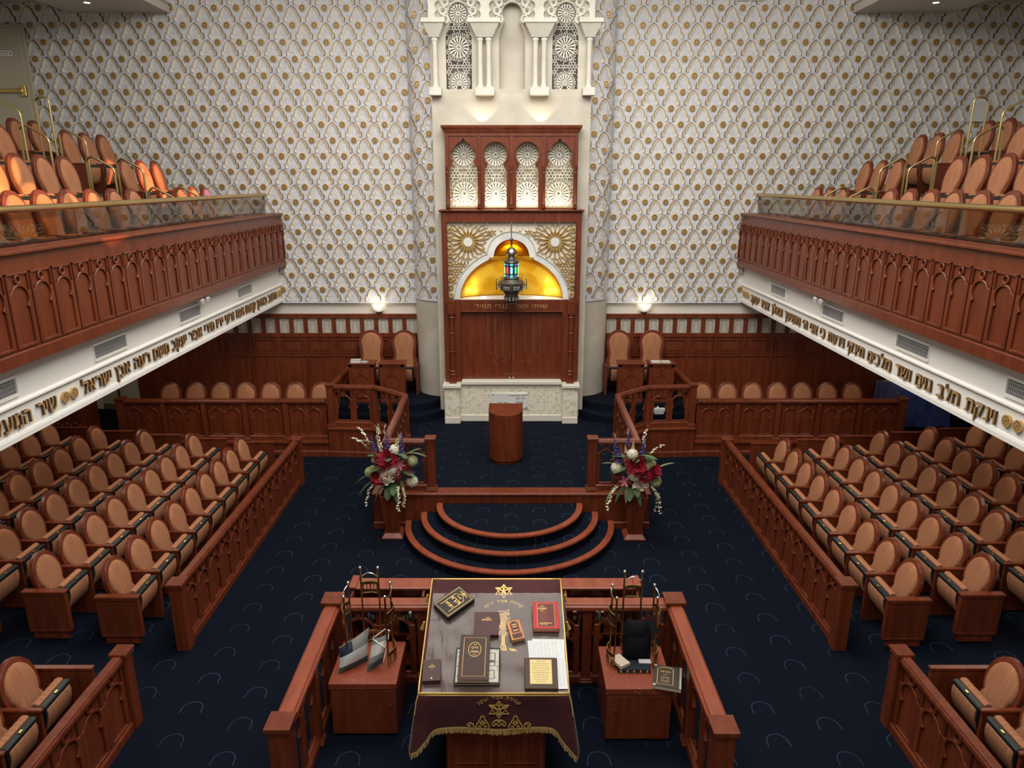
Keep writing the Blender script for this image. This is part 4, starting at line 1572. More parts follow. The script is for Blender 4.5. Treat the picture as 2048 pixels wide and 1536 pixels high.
# reading desks in front of the thrones
for s, side in ((-1, 'left'), (1, 'right')):
    for k, x in enumerate((2.43, 3.05)):
        t = thing('throne_desk', f'narrow mahogany desk with carved keyhole front, {("nearest", "second from")[k]} the ark on its {side}', 'desk', (s * x, 13.98, .907), 'throne desks')
        mb = MB()
        fn = XZ(13.92)
        mb.box(s * x - .25, s * x + .25, 13.92, 14.2, .907, 1.72)
        for a in (-.25, .19):
            mb.rect(s * x + a, s * x + a + .06, .907, 1.72, 0, .015, fn)
        mb.rect(s * x - .25, s * x + .25, .907, .97, 0, .02, fn)
        mb.rect(s * x - .25, s * x + .25, 1.66, 1.72, 0, .015, fn)
        mb.build('case', WOOD, t, bev=.004)
        mb = MB()
        k2 = [(-.12, 1.02), (-.12, 1.19), (-.08, 1.24)] + arcp(0, 1.36, .145, 236, -56, 18) + [(.08, 1.24), (.12, 1.19), (.12, 1.02)]
        mb.stroke([(s * x + a, b) for a, b in k2], .02, 0, .014, fn, 0, True)
        mb.ring(s * x, 1.575, .05, .03, 0, .014, fn)
        mb.build('carved_front', WOOD, t)
        MB().box(s * x - .275, s * x + .275, 13.88, 14.22, 1.72, 1.745).build('desk_top', WOOD, t, bev=.004)
# ---------------------------------------------------------------- balcony fronts
L1 = 'ותשב באיתן קשתו ויפזו זרעי ידיו מידי אביר יעקב משם רעה אבן ישראל'
R1 = 'וינקת חלב גוים ושד מלכים תינקי וידעת כי אני ה׳ מושיעך וגאלך אביר יעקב'


LOUV = mat('grey_louvre', (.42, .42, .41), .5)


def wheel(mb, a, b, r, fn, d):
    mb.ring(a, b, r, r * .74, 0, d, fn, 16)
    for i in range(8):
        q = 2 * pi * i / 8
        mb.stroke([(a + r * .1 * cos(q), b + r * .1 * sin(q)), (a + r * .8 * cos(q), b + r * .8 * sin(q))], r * .2, 0, d, fn)


for s, side in ((-1, 'left'), (1, 'right')):
    # frame: a runs to the reader's right when facing the fascia
    if s < 0:
        FF = lambda y0, x0: FR((-x0, y0, 0), (0, 1, 0), (0, 0, 1), (1, 0, 0))
    else:
        FF = lambda y0, x0: FR((x0, y0, 0), (0, -1, 0), (0, 0, 1), (-1, 0, 0))
    t = thing('balcony_parapet', f'carved mahogany front of the {side} balcony with a long row of keyhole panels', 'balcony front', (s * 4.74, 9, 3.6))
    mb = MB()
    a, b = sorted((s * 4.735, s * 4.98))
    mb.box(a, b, 3.0, 14.965, 3.60, 4.62)
    mb.build('parapet_board', WOOD, t)
    fn = FF(0, 4.735)
    aa = (lambda y: y) if s < 0 else (lambda y: -y)
    y0, y1 = 3.12, 3.12 + .35 * 34
    for i in range(34):
        lo, hi = sorted((aa(y0 + .35 * i), aa(y0 + .35 * (i + 1))))
        if y0 + .35 * i < 4.9:
            continue
        mb = MB()
        bays(mb, fn, lo + .012, hi - .012, .72, 1, 0, .02, 3.735)
        mb.build('carved_panel', WOOD, t, bev=.005)
    mb = MB()
    mb.sweep([(s * 4.735, 3.0, 0), (s * 4.735, 14.965, 0)], [(-s * z, h) for z, h in [(-.26, 4.615), (.03, 4.615), (.045, 4.63), (.045, 4.65), (.03, 4.662), (-.26, 4.662)]])
    mb.build('ledge', WOOD, t)
    mb = MB()
    mb.sweep([(s * 4.735, 3.0, 0), (s * 4.735, 14.965, 0)], [(-s * z, h) for z, h in [(-.14, 3.585), (.02, 3.585), (.02, 3.70), (.004, 3.715), (-.1, 3.715)]])
    mb.build('lower_band', WOOD, t)
    # raised gilt lettering on the white fascia
    it = thing('hebrew_inscription', f'raised gilt Hebrew lettering along the white fascia of the {side} balcony', 'lettering', (s * 4.88, 9, 3.0), 'balcony inscriptions')
    fn = FF(0, 4.88)

    def line(txt, ya, yb, size, zb):
        """lay the words from ya (first letter) to yb (last letter)"""
        g = .13
        w = text_width(txt, size, g)
        k = abs(yb - ya) / w
        x = aa(ya)
        for c in txt:
            v, f, sd, gw = glyph(c)
            if c == ' ':
                x -= (.26 + g) * size * k
                continue
            x -= gw * size * k
            mb = MB()
            mb.raw([fn(x + p[0] * size * k, zb + p[1] * size, (p[2] + .5) * .032) for p in v], f)
            mb.m = list(sd)
            mb.build('letter', [GOLDL, BROWNE], it, recalc=False)
            x -= g * size * k

    def wheels(ys):
        for y in ys:
            mb = MB()
            wheel(mb, aa(y), 3.03, .062, fn, .03)
            mb.build('rosette', GOLDL, it)
    if s < 0:
        wheels((14.92, 14.78))
        line(L1, 14.62, 7.72, .235, 2.955)
        wheels((7.56, 7.40))
        line('שיר המעלות', 7.24, 6.1, .235, 2.955)
    else:
        wheels((6.60, 6.44))
        line(R1, 6.76, 14.35, .235, 2.935)
        wheels((14.52, 14.66, 14.80))
    # grilles and emergency lights
    for k, y in enumerate((6.35, 8.42, 10.64, 12.93)):
        v = thing('air_vent', f'white framed air grille, {ORD[4 - k]} from the patterned wall, on the {side} fascia', 'vent', (s * 4.88, y, 3.36), 'fascia air grilles')
        a = aa(y)
        mb = MB()
        mb.stroke([(a - .36, 3.27), (a + .36, 3.27), (a + .36, 3.455), (a - .36, 3.455)], .035, 0, .018, fn, 0, True)
        mb.build('frame', WHITE, v)
        mb = MB()
        mb.rect(a - .35, a + .35, 3.28, 3.445, .0, .003, fn)
        mb.build('recess', GREYV, v)
        mb = MB()
        for i in range(24):
            q = a - .34 + .68 * i / 23
            mb.rect(q - .002, q + .002, 3.28, 3.445, .003, .012, fn)
        for i in range(3):
            q = 3.32 + .09 * i / 2
            mb.rect(a - .345, a + .345, q - .002, q + .002, .003, .01, fn)
        mb.build('louvre', LOUV, v)
    e = thing('emergency_light', f'small twin-headed white emergency light on the {side} balcony fascia', 'emergency light', (s * 4.86, 10.95, 3.48), 'emergency lights')
    a = aa(10.95)
    mb = MB()
    mb.rect(a - .13, a + .13, 3.49, 3.58, 0, .06, fn)
    mb.build('housing', WHITE, e, bev=.01)
    for q in (-.10, .10):
        mb = MB()
        c = Vector(fn(a + q, 3.525, .10))
        mb.tube([c + Vector((s * .04, .0, .02)), c + Vector((-s * .05, -.03, -.02))], .043, 14)
        mb.build('lamp_head', WHITE, e, smooth=40)
    # glass guard with brass rail
    g = thing('glass_railing', f'smoked glass guard with a thick brass rail on the {side} balcony', 'railing', (s * 5.05, 9, 4.66))
    for i in range(5):
        y = 15.0 - 2.2 * (i + 1) * 1.5
        lo = max(3.0, 14.97 - 3.28 * (i + 1))
        hi = 14.97 - 3.28 * i - .012
        if hi < 3.4:
            break
        a, b = sorted((s * 5.03, s * 5.042))
        MB().box(a, b, lo, hi, 4.662, 4.99).build('glass_panel', GLASS, g)
    MB().tube([(s * 5.036, 3.0, 5.02), (s * 5.036, 8.2, 5.02), (s * 5.036, 14.98, 5.02)], .037, 14).build('handrail', BRASSR, g, smooth=60)
    # bent brass handrails beside the balcony stairs
    H = [(12.19, [(5.12, 4.03), (5.16, 5.02), (5.47, 5.2), (5.56, 5.15), (5.56, 4.03)], 'lowest far'),
         (12.19, [(6.05, 4.5), (6.06, 5.47), (6.38, 5.65), (6.47, 5.60), (6.47, 4.5)], 'second far'),
         (12.19, [(6.93, 4.95), (6.93, 5.92), (7.25, 6.10), (7.34, 6.05), (7.35, 4.95)], 'third far'),
         (12.19, [(7.42, 4.95), (7.42, 6.53), (7.47, 6.58), (7.59, 6.58), (7.64, 6.53), (7.64, 4.95)], 'topmost narrow far'),
         (11.42, [(5.2, 4.03), (5.22, 5.02), (5.55, 5.20), (5.63, 5.15), (5.63, 4.03)], 'lowest near'),
         (11.42, [(6.11, 4.5), (6.12, 5.48), (6.44, 5.66), (6.53, 5.61), (6.53, 4.5)], 'second near'),
         (11.42, [(7.04, 4.95), (7.05, 5.92), (7.37, 6.11), (7.47, 6.07), (7.47, 4.95)], 'third near'),
         (11.34, [(7.36, 4.95), (7.36, 6.29), (7.66, 6.47), (7.74, 6.43), (7.74, 5.15)], 'topmost near')]
    for y, P, nm in H:
        t = thing('stair_handrail', f'bent brass handrail, the {nm} one of the {side} balcony stairs', 'handrail', (s * P[0][0], y, P[0][1]), 'balcony stair handrails')
        Q = []
        for i, (x, z) in enumerate(P):      # rounded bends
            if 0 < i < len(P) - 1:
                p0, p1, p2 = Vector(P[i - 1]), Vector(P[i]), Vector(P[i + 1])
                d0, d1 = (p0 - p1), (p2 - p1)
                r = min(.07, d0.length * .45, d1.length * .45)
                A, B = p1 + d0.normalized() * r, p1 + d1.normalized() * r
                for k in range(5):
                    u = k / 4
                    q = A * (1 - u) ** 2 + p1 * 2 * u * (1 - u) + B * u * u
                    Q.append((s * q.x, y, q.y))
            else:
                Q.append((s * x, y, z))
        MB().tube(Q, .017, 8).build('bent_tube', BRASSR, t, smooth=60)

nt = thing('paper_notice', 'white paper notice taped to the patterned wall at the top of the right balcony', 'notice', (9.25, 14.93, 6.6))
mb = MB()
mb.rect(9.02, 9.40, 6.42, 6.86, .06, .064, XZ(15.0))
mb.build('sheet', PAPER, nt)
mb = MB()
for i in range(9):
    mb.rect(9.08, 9.30 + random.random() * .06, 6.77 - i * .035, 6.776 - i * .035, .064, .066, XZ(15.0))
mb.build('print', mat('pale_ink', (.45, .45, .46), .8), nt)

# ceiling register high on the right
cv = thing('ceiling_register', 'small grey air register at the top edge above the patterned wall', 'vent', (4.55, 14.9, 8.62))
mb = MB()
mb.rect(4.28, 4.80, 8.58, 8.75, .03, .05, XZ(15.0))
mb.build('frame', WHITE, cv, bev=.004)
mb = MB()
for i in range(12):
    mb.rect(4.32 + i * .04, 4.345 + i * .04, 8.60, 8.74, .05, .055, XZ(15.0))
mb.build('slots', GREYV, cv)

# wall sconces on the plaster band
for s, side in ((-1, 'left'), (1, 'right')):
    x = s * 2.83
    t = thing('wall_sconce', f'lit half-bowl glass sconce on the white band {side} of the ark', 'wall lamp', (x, 15.07, 2.7), 'wall sconces')
    MB().lathe([(.02, -.10), (.07, -.085), (.12, -.04), (.145, .03), (.15, .06), (.14, .06), (.11, -.03), (.06, -.07), (.01, -.085)], 14, (x, 15.0, 2.70), a0=pi, a1=2 * pi).build('glass_bowl', emis('sconce_glass', (.9, .85, .70), .55), t, smooth=60)
    MB().box(x - .06, x + .06, 14.99, 15.08, 2.57, 2.63).build('bracket', WOOD, t, bev=.01)
    light('sconce_light', 'POINT', (x, 14.84, 2.76), 3.5, (1, .9, .74), None, .08)

# semicircular carpeted steps up to the platform
for i, (r, z) in enumerate(((1.635, .15), (1.385, .30), (1.14, .45))):
    t = thing('curved_step', f'{("lowest and widest", "middle", "top and smallest")[i]} semicircular navy carpeted step with mahogany nosing', 'step', (-.03, 10.18, z - .15), 'curved steps')
    cx, cy, ry = -.03, 10.165, r * .965
    P = arcp(cx, cy, r - .02, 180, 360, 40, ry - .02)
    MB().prism(P, z - .149, z - .006, top).build('carpet_tread', CARPP, t)
    mb = MB()
    Pi, Po = arcp(cx, cy, r - .095, 180, 360, 40, ry - .095), arcp(cx, cy, r, 180, 360, 40, ry)
    mb.loops([[(*Pi[j], z - .028), (*Po[j], z - .028), (*Po[j], z - .008), (Po[j][0] * .997 + cx * .003, Po[j][1] * .997 + cy * .003, z + .002), (*Pi[j], z + .002)] for j in range(41)])
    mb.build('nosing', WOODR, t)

# carved cabinet and draped table in the corners under the balconies
t = thing('carved_cabinet', 'dark carved wooden cabinet in the shadow under the left balcony', 'cabinet', (-8.85, 13.6, zf(8.85)))
mb = MB()
mb.box(-9.35, -8.5, 13.35, 13.9, zf(8.85), 1.30)
mb.build('case', WOOD, t, bev=.01)
mb = MB()
for z in (.62, .98):
    for i in range(9):
        mb.ball((-9.26 + i * .085, 13.34, z + .03 * (i % 2)), .045, 8, sq=.7)
    mb.stroke([(-9.3, z - .11), (-8.55, z - .11), (-8.55, z + .15), (-9.3, z + .15)], .03, 0, .02, XZ(13.35), 0, True)
mb.build('carving', WOOD, t, smooth=60)
t = thing('draped_table', 'table draped in royal blue cloth under the right balcony beside the choir front', 'table', (8.35, 14.1, zf(8.35)))
mb = MB()
rings = []
P = []
for (xa, ya), (xb, yb) in (((7.85, 13.85), (8.95, 13.85)), ((8.95, 13.85), (8.95, 14.65)), ((8.95, 14.65), (7.85, 14.65)), ((7.85, 14.65), (7.85, 13.85))):
    for i in range(16):
        P.append((xa + (xb - xa) * i / 16, ya + (yb - ya) * i / 16))
cx, cy = 8.4, 14.25
for j in range(7):
    z = 1.17 - j * .125
    rings.append([(x + (x - cx) * (.02 + .014 * j) + .028 * j / 6 * sin(i * 1.35) * (1 if abs(y - cy) < .39 else .3), y + (y - cy) * (.02 + .014 * j) + .035 * j / 6 * sin(i * 1.35 + 1), z if j < 6 else z + .02 * sin(i * 1.1)) for i, (x, y) in enumerate(P)])
mb.loops([[(cx, cy, 1.18)] * 64] + [[(x, y, 1.18) for x, y in P]] + rings, cap=False)
mb.build('blue_cloth', NAVYV, t, smooth=70)
MB().box(7.9, 8.9, 13.9, 14.6, 1.10, 1.17).build('tabletop', WOOD, t)
mb = MB()
for a in (7.95, 8.8):
    for b in (13.95, 14.5):
        mb.box(a, a + .06, b, b + .06, zf(8.4), 1.1)
mb.build('trestle', WOOD, t)
t = thing('brass_star_ornament', 'small gold star ornament standing on the blue draped table', 'ornament', (8.35, 13.98, 1.185))
mb = MB()
fn = FR((8.32, 13.98, 1.28), (1, 0, 0), (0, 0, 1), (0, -1, 0))
for rt in (90, 270):
    mb.stroke([(.07 * cos(radians(rt + 120 * i)), .07 * sin(radians(rt + 120 * i))) for i in range(3)], .014, -.006, .006, fn, 0, True)
mb.box(8.28, 8.36, 13.95, 14.01, 1.185, 1.215)
mb.build('star', BRASS, t)
# ---------------------------------------------------------------- reading desk
T0, TU, TV, TN = Vector((-.15, 5.21, 1.0)), Vector((1, 0, 0)), Vector((0, .9603, .2788)), Vector((0, -.2788, .9603))
TF = FR(T0, TU, TV, TN)
TL = 1.29
rt = thing('reading_table', 'mahogany reading desk with a sloping top, almost hidden by its velvet cloth', 'table', (-.15, 5.8, 0))
MB().rect(-.64, .63, 0, TL, -.05, -.004, TF).build('tabletop', WOOD, rt, bev=.006)
mb = MB()
mb.box(-.60, .31, 5.34, 6.25, .06, .94)
mb.box(-.57, .28, 5.38, 6.2, 0, .06)
mb.build('case', WOOD, rt, bev=.004)
for a, b in ((-.585, -.165), (-.125, .295)):
    mb = MB()
    mb.box(a, b, 5.315, 5.34, .09, .90)
    d = mb.build('door', WOOD, rt, bev=.005)
    mb = MB()
    mb.stroke([(a + .06, .15), (b - .06, .15), (b - .06, .84), (a + .06, .84)], .02, 0, .012, XZ(5.315), 0, True)
    mb.build('door_moulding', WOOD, d)

tc = thing('tablecloth', 'maroon velvet cloth with gold braid, fringe and embroidery over the reading desk', 'tablecloth', (-.15, 5.8, .6))
U0_, U1_ = -.655, .645
per = []
seq = [((U0_, 0), (U1_, 0), (0, -1)), ((U1_, 0), (U1_, TL), (1, 0)), ((U1_, TL), (U0_, TL), (0, 1)), ((U0_, TL), (U0_, 0), (-1, 0))]
for k, (p, q, nm) in enumerate(seq):
    L = math.hypot(q[0] - p[0], q[1] - p[1])
    n = 44 if k % 2 == 0 else 40
    nn, pn = seq[(k + 1) % 4][2], seq[k - 1][2]
    for i in range(n):
        t = i / n
        c = min(t * L, (1 - t) * L)
        w = math.exp(-(c / .05) ** 2) * .5
        o = pn if t < .5 else nn
        nx, ny = nm[0] * (1 - w) + o[0] * w, nm[1] * (1 - w) + o[1] * w
        l = math.hypot(nx, ny)
        per.append(((p[0] + (q[0] - p[0]) * t, p[1] + (q[1] - p[1]) * t), (nx / l, ny / l), c, k, t * L))
rings = [[TF(u * .985, .01 + v * .985, .002) for (u, v), _, _, _, _ in per], [TF(u, v, .0) for (u, v), _, _, _, _ in per]]
NR = 9
low = []
for j in range(1, NR + 1):
    f = j / NR
    R = []
    for (u, v), (nx, ny), c, k, s_ in per:
        base = TF(u, v, 0)
        cf = math.exp(-(c / .085) ** 2)
        drop = ((.362 + .012 * cos(s_ * 9)) if k == 0 else .40 if k == 2 else .42 + .10 * (v / TL))
        drop += .20 * math.exp(-(c / .06) ** 2)
        out = .012 + .105 * cf * f ** .8 + (.0 if k == 0 else .016) * sin(s_ * 17) * f
        wv = .012 * sin(c * 55) * cf * f
        R.append((base[0] + nx * (out + wv), base[1] + ny * (out + wv), base[2] - drop * f - .012 * (1 - f) * 0))
    rings.append(R)
    low = R
mb = MB()
mb.loops(rings, 0, cap=False)
mb.f.append(tuple(range(len(per))))
mb.m.append(0)
mb.build('velvet_sheet', VELV, tc, smooth=65)
mb = MB()
N = len(low)
for i in range(N):
    a, b = Vector(low[i]), Vector(low[(i + 1) % N])
    nx = Vector((per[i][1][0], per[i][1][1], 0)) * .004
    mb.face([a + nx + Vector((0, 0, .012)), b + nx + Vector((0, 0, .012)), b + nx - Vector((0, 0, .008)), a + nx - Vector((0, 0, .008))])
    for q in range(4):
        p0 = a.lerp(b, q / 4) + nx
        p1 = a.lerp(b, (q + .72) / 4) + nx
        z = Vector((0, 0, -.045 - random.random() * .016))
        sw = Vector((random.uniform(-.004, .004), random.uniform(-.004, .004), 0))
        mb.face([p0, p1, p1 + z + sw, p0 + z + sw])
mb.build('gold_fringe', FRINGE, tc, recalc=False)
mb = MB()
mb.tube([Vector(TF(u, v, .006)) + Vector((nx * .008, ny * .008, 0)) for (u, v), (nx, ny), _, k, _ in per], .008, 6, 0, True)
mb.tube([Vector(TF(u, v, -.018)) + Vector((nx * .012, ny * .012, 0)) for (u, v), (nx, ny), _, k, _ in per], .006, 6, 0, True)
for i0 in (0, 44):
    mb.tube([Vector(r[i0]) + Vector((per[i0][1][0], per[i0][1][1], 0)) * .006 for r in rings[1:5]], .006, 6)
mb.build('gold_braid', GOLDE, tc, smooth=60)


def star(mb, a, b, R, fn, d):
    for rt_ in (90, 270):
        mb.stroke([(a + R * cos(radians(rt_ + 120 * i)) * 1.12, b + R * sin(radians(rt_ + 120 * i))) for i in range(3)], R * .17, .0, d, fn, 0, True)
    mb.ring(a, b - R * .38, R * .27, R * .16, 0, d * 1.4, fn, 16)
    mb.prism([(a - R * .1, b), (a, b + R * 1.15), (a + R * .1, b)], 0, d * 1.4, fn)
    mb.stroke([(a - R * .85, b + R * .45), (a - R * .2, b + R * .05), (a + R * .3, b - R * .5)], R * .16, 0, d * 1.5, fn)
    mb.stroke([(a + R * .9, b + R * .42), (a + R * .2, b + R * .1), (a - R * .15, b - R * .3)], R * .14, 0, d * 1.5, fn)


mb = MB()
star(mb, .072, 1.14, .085, TF, .005)
arc_text(mb, 'קהילת אביר יעקב', .07, .735, .262, .050, TF, .002, .006, gap=.15)
for i in range(150):
    a = random.gauss(0, .035)
    b = random.uniform(.60, .90)
    if abs(a) < .06:
        mb.disc(.072 + a, b, random.uniform(.005, .010), .002, .006, TF, 6)
for q in (-.012, 0, .012):
    mb.stroke([(.072 + q * 2.2, .45), (.072 + q, .50), (.072 + q * .8, .62), (.072 + q * 2, .86)], .012, .002, .006, TF)
for i in range(34):
    a = random.uniform(-.12, .13)
    mb.disc(.075 + a, .445 + random.uniform(-.008, .010) - abs(a) * .05, random.uniform(.006, .011), .002, .006, TF, 6)
mb.build('gold_embroidery', GOLDE, tc, recalc=False)
ff = FR((0, 5.188, 0), (1, 0, 0), (0, 0, 1), (0, -1, 0))
mb = MB()
star(mb, -.11, .85, .088, ff, .005)
arc_text(mb, 'קהילת אביר יעקב', -.11, .70, .262, .048, ff, 0, .004, gap=.15)
for sg in (-1, 1):
    c = -.11 + sg * .145
    for q in (-1, 1):
        sw = [(c + q * x, z) for x, z in [(.004, .785), (.014, .77), (.022, .745), (.045, .705), (.060, .675), (.055, .650), (.036, .638), (.018, .648), (.016, .668), (.030, .676), (.038, .664)]]
        mb.stroke(sw, .010, 0, .005, ff)
        mb.stroke([(c + q * .006, .735), (c + q * .026, .700)], .007, 0, .005, ff)
    mb.ring(c, .70, .018, .010, 0, .005, ff)
    mb.stroke([(c + sg * .075, .668), (c + sg * .085, .70), (c + sg * .115, .712), (c + sg * .135, .69), (c + sg * .118, .672), (c + sg * .105, .688)], .011, 0, .005, ff)
mb.ring(-.11, .725, .018, .008, 0, .005, ff, 10)
for q in (-1, 1):
    mb.stroke([(-.11 + q * x, z) for x, z in [(.008, .74), (.03, .735), (.055, .715), (.06, .69), (.045, .675), (.03, .69)]], .009, 0, .005, ff)
    mb.stroke([(-.11 + q * x, z) for x, z in [(.0, .675), (.02, .695), (.04, .705)]], .008, 0, .005, ff)
mb.build('front_embroidery', GOLDE, tc, recalc=False)
for s_ in (-1, 1):
    x = -.15 + (U1_ if s_ > 0 else U0_) + s_ * .05
    for v in (1.20, .86):
        z0 = TF(0, v)[2] - .10
        y0 = TF(0, v)[1]
        mb = MB()
        mb.ball((x, y0, z0), .014, 8)
        mb.tube([(x, y0, z0), (x + s_ * .02, y0, z0 - .07)], [.010, .022], 8)
        mb.build('tassel', FRINGE, tc)

vc = thing('plastic_cover', 'crinkled clear plastic sheet lying over the velvet cloth under the books', 'plastic cover', TF(0, .5, .01))
mb = MB()
nx_, ny_ = 44, 40
g = []
for j in range(ny_ + 1):
    for i in range(nx_ + 1):
        u = -.635 + 1.285 * i / nx_
        v = -.002 + 1.11 * j / ny_
        h = .010 + .0035 * sin(u * 17 + 3 * sin(v * 5)) * (1 - v * .6) + .003 * sin(v * 23 + 4 * u) + .002 * sin(u * 41 + v * 13)
        g.append(TF(u, v, h))
mb.raw(g, [(j * (nx_ + 1) + i, j * (nx_ + 1) + i + 1, (j + 1) * (nx_ + 1) + i + 1, (j + 1) * (nx_ + 1) + i) for j in range(ny_) for i in range(nx_)])
mb.build('clear_sheet', VINYL, vc, smooth=180, recalc=False)


def frame_on(fr, u, v, rot, h):
    c = fr(u, v, h)
    ex = Vector(fr(1, 0)) - Vector(fr(0, 0))
    ey = Vector(fr(0, 1)) - Vector(fr(0, 0))
    ez = Vector(fr(0, 0, 1)) - Vector(fr(0, 0, 0))
    r = radians(rot)
    return FR(c, ex * cos(r) + ey * sin(r), -ex * sin(r) + ey * cos(r), ez)


def book(name, label, fr, u, v, w, h, t, rot, cover, lift=.019, group=None, deco=None, pages=None, cat='book', spine=1):
    f = frame_on(fr, u, v, rot, lift)
    root = thing(name, label, cat, f(0, 0), group)
    mb = MB()
    b = .004
    mb.rect(-w / 2, w / 2, -h / 2, h / 2, 0, b, f)
    mb.rect(-w / 2, w / 2, -h / 2, h / 2, t - b, t, f)
    lo, hi = sorted((spine * w / 2, spine * (w / 2 - b)))
    mb.rect(lo, hi, -h / 2, h / 2, b * .9, t - b * .9, f)
    mb.build('cover', cover, root, bev=.0015)
    mb = MB()
    lo, hi = sorted((spine * (w / 2 - b), -spine * (w / 2 - .006)))
    mb.rect(lo, hi, -h / 2 + .006, h / 2 - .006, b, t - b, f)
    mb.build('page_block', pages or PAGES, root)
    if deco:
        mb = MB()
        deco(mb, f, w, h, t)
        mb.build('cover_print', GOLDE, root, recalc=False)
    return root


def border(mb, f, w, h, t, m, lw=.003):
    mb.stroke([(-w / 2 + m, -h / 2 + m), (w / 2 - m, -h / 2 + m), (w / 2 - m, h / 2 - m), (-w / 2 + m, h / 2 - m)], lw, t, t + .0012, f, 0, True)


def d_black(mb, f, w, h, t):
    border(mb, f, w, h, t, .012)
    border(mb, f, w, h, t, .022, .002)
    mb.stroke([(-.062, -.115), (-.062, .075), (0, .115), (.062, .075), (.062, -.115)], .005, t, t + .0012, f, 0, False)
    text(mb, 'ויקרא', 0, .005, .062, f, t, t + .0015, gap=.05)
    text(mb, 'חומש', 0, -.07, .05, f, t, t + .0015, gap=.05)
    text(mb, 'תורה', 0, .062, .03, f, t, t + .0015)
    mb.ring(0, .132, .014, .007, t, t + .0015, f)
    for s_ in (-1, 1):
        mb.stroke([(s_ * .012, .12), (s_ * .035, .135), (s_ * .05, .118)], .006, t, t + .0015, f)


def d_oval(mb, f, w, h, t):
    border(mb, f, w, h, t, .036)
    P = [(.056 * cos(2 * pi * i / 28), .075 + .078 * sin(2 * pi * i / 28)) for i in range(28)]
    mb.stroke(P, .0035, t, t + .0012, f, 0, True)
    text(mb, 'דרכי', 0, .082, .036, f, t, t + .0015)
    text(mb, 'אבות', 0, .040, .036, f, t, t + .0015)
    text(mb, 'ספר', 0, .122, .018, f, t, t + .0015)
    text(mb, 'השלם', 0, .012, .014, f, t, t + .0015)


book('prayer_book', 'black book with gold borders, lying tilted at the top left of the desk', TF, -.417, .957, .234, .335, .045, -47, leather('black_leather', (.02, .019, .016)), deco=d_black, pages=mat('dark_page_edge', (.05, .045, .04), .6), group='books on the reading desk')
book('prayer_book', 'maroon book with small gold title in the middle of the reading desk', TF, -.088, .70, .235, .268, .038, 0, leather('maroon_leather', (.085, .032, .032)), pages=mat('maroon_page_edge', (.12, .03, .03), .7), group='books on the reading desk',
     deco=lambda mb, f, w, h, t: (text(mb, 'סדר', .01, .055, .024, f, t, t + .0015), text(mb, 'התפילות', 0, .030, .030, f, t, t + .0015, gap=.05)))


def d_orange(mb, f, w, h, t):
    border(mb, f, w, h, t, .008)


orb = book('prayer_book', 'small orange and brown book lying askew beside the embroidered tree', TF, .188, .627, .125, .222, .038, 14, leather('orange_leather', (.52, .20, .085)), deco=d_orange, group='books on the reading desk')
f = frame_on(TF, .188, .627, 14, .019)
mb = MB()
mb.prism([(-.036, -.03), (-.036, .06)] + arcp(0, .06, .036, 180, 0, 8) + [(.036, -.03)], .038, .0392, f)
mb.rect(-.045, .045, -.095, -.045, .038, .0392, f)
mb.build('brown_panel', leather('brown_panel', (.11, .035, .03)), orb)
mb = MB()
for b in (.055, .03, -.012):
    mb.rect(-.022, .022, b, b + .008, .0392, .0400, f)
mb.build('title_lines', GOLDE, orb)
rb = book('prayer_book', 'thick bright red book with a brown panel, right side of the desk', TF, .48, .79, .248, .322, .048, 0, leather('red_cloth', (.52, .028, .030)), group='books on the reading desk', spine=1)
f = frame_on(TF, .48, .79, 0, .019)
mb = MB()
mb.rect(-.078, .088, -.135, .140, .048, .0492, f)
mb.build('brown_panel', leather('red_brown_panel', (.18, .045, .035)), rb)
mb = MB()
text(mb, 'תפילה', -.035, .062, .036, f, .0492, .0505, gap=.05)
text(mb, 'סדור', -.035, .098, .020, f, .0492, .0505)
text(mb, 'רפה', -.035, .04, .018, f, .0492, .0505)
mb.rect(-.065, .055, -.100, -.095, .0492, .0502, f)
text(mb, 'אשכנז שלם', -.02, -.118, .014, f, .0492, .0505)
border(mb, f, .178, .29, .0492, .006, .002)
mb.build('title', GOLDE, rb, recalc=False)
mb = MB()
for i in range(9):
    for j in range(22):
        mb.rect(.02 + i * .0065, .0235 + i * .0065, -.125 + j * .0115, -.118 + j * .0115, .0492, .0500, f)
mb.build('tooling', leather('tooled_leather', (.10, .025, .02)), rb)
# patterned black and white book under the large brown one
pb = book('prayer_book', 'black and white floral book mostly hidden under the large brown book', TF, -.155, .245, .405, .375, .028, 0, leather('black_cover', (.012, .012, .012)), group='books on the reading desk')
f = frame_on(TF, -.155, .245, 0, .019)
mb = MB()
mb.rect(-.19, .19, -.17, .17, .028, .0288, f)
mb.build('white_print', leather('ivory_print', (.58, .56, .47)), pb)
mb = MB()
for a0, a1, b0, b1 in ((.085, .155, -.005, .13), (.085, .15, -.135, -.05)):
    mb.stroke([(a0, b0), (a1, b0), (a1, b1), (a0, b1)], .010, .0288, .0296, f, 0, True)
mb.rect(.09, .15, .03, .055, .0288, .0296, f)
for i in range(90):
    a, b = random.uniform(-.185, .185), random.uniform(-.165, .165)
    if .08 < a < .16:
        continue
    mb.ring(a, b, .008, .005, .0288, .0294, f, 7)
mb.build('black_print', INK, pb)
book('prayer_book', 'largest dark brown book with gold frame and oval title, front of the desk', TF, -.185, .296, .272, .475, .055, -.5, leather('dark_brown_leather', (.058, .028, .022)), lift=.049, deco=d_oval, group='books on the reading desk')
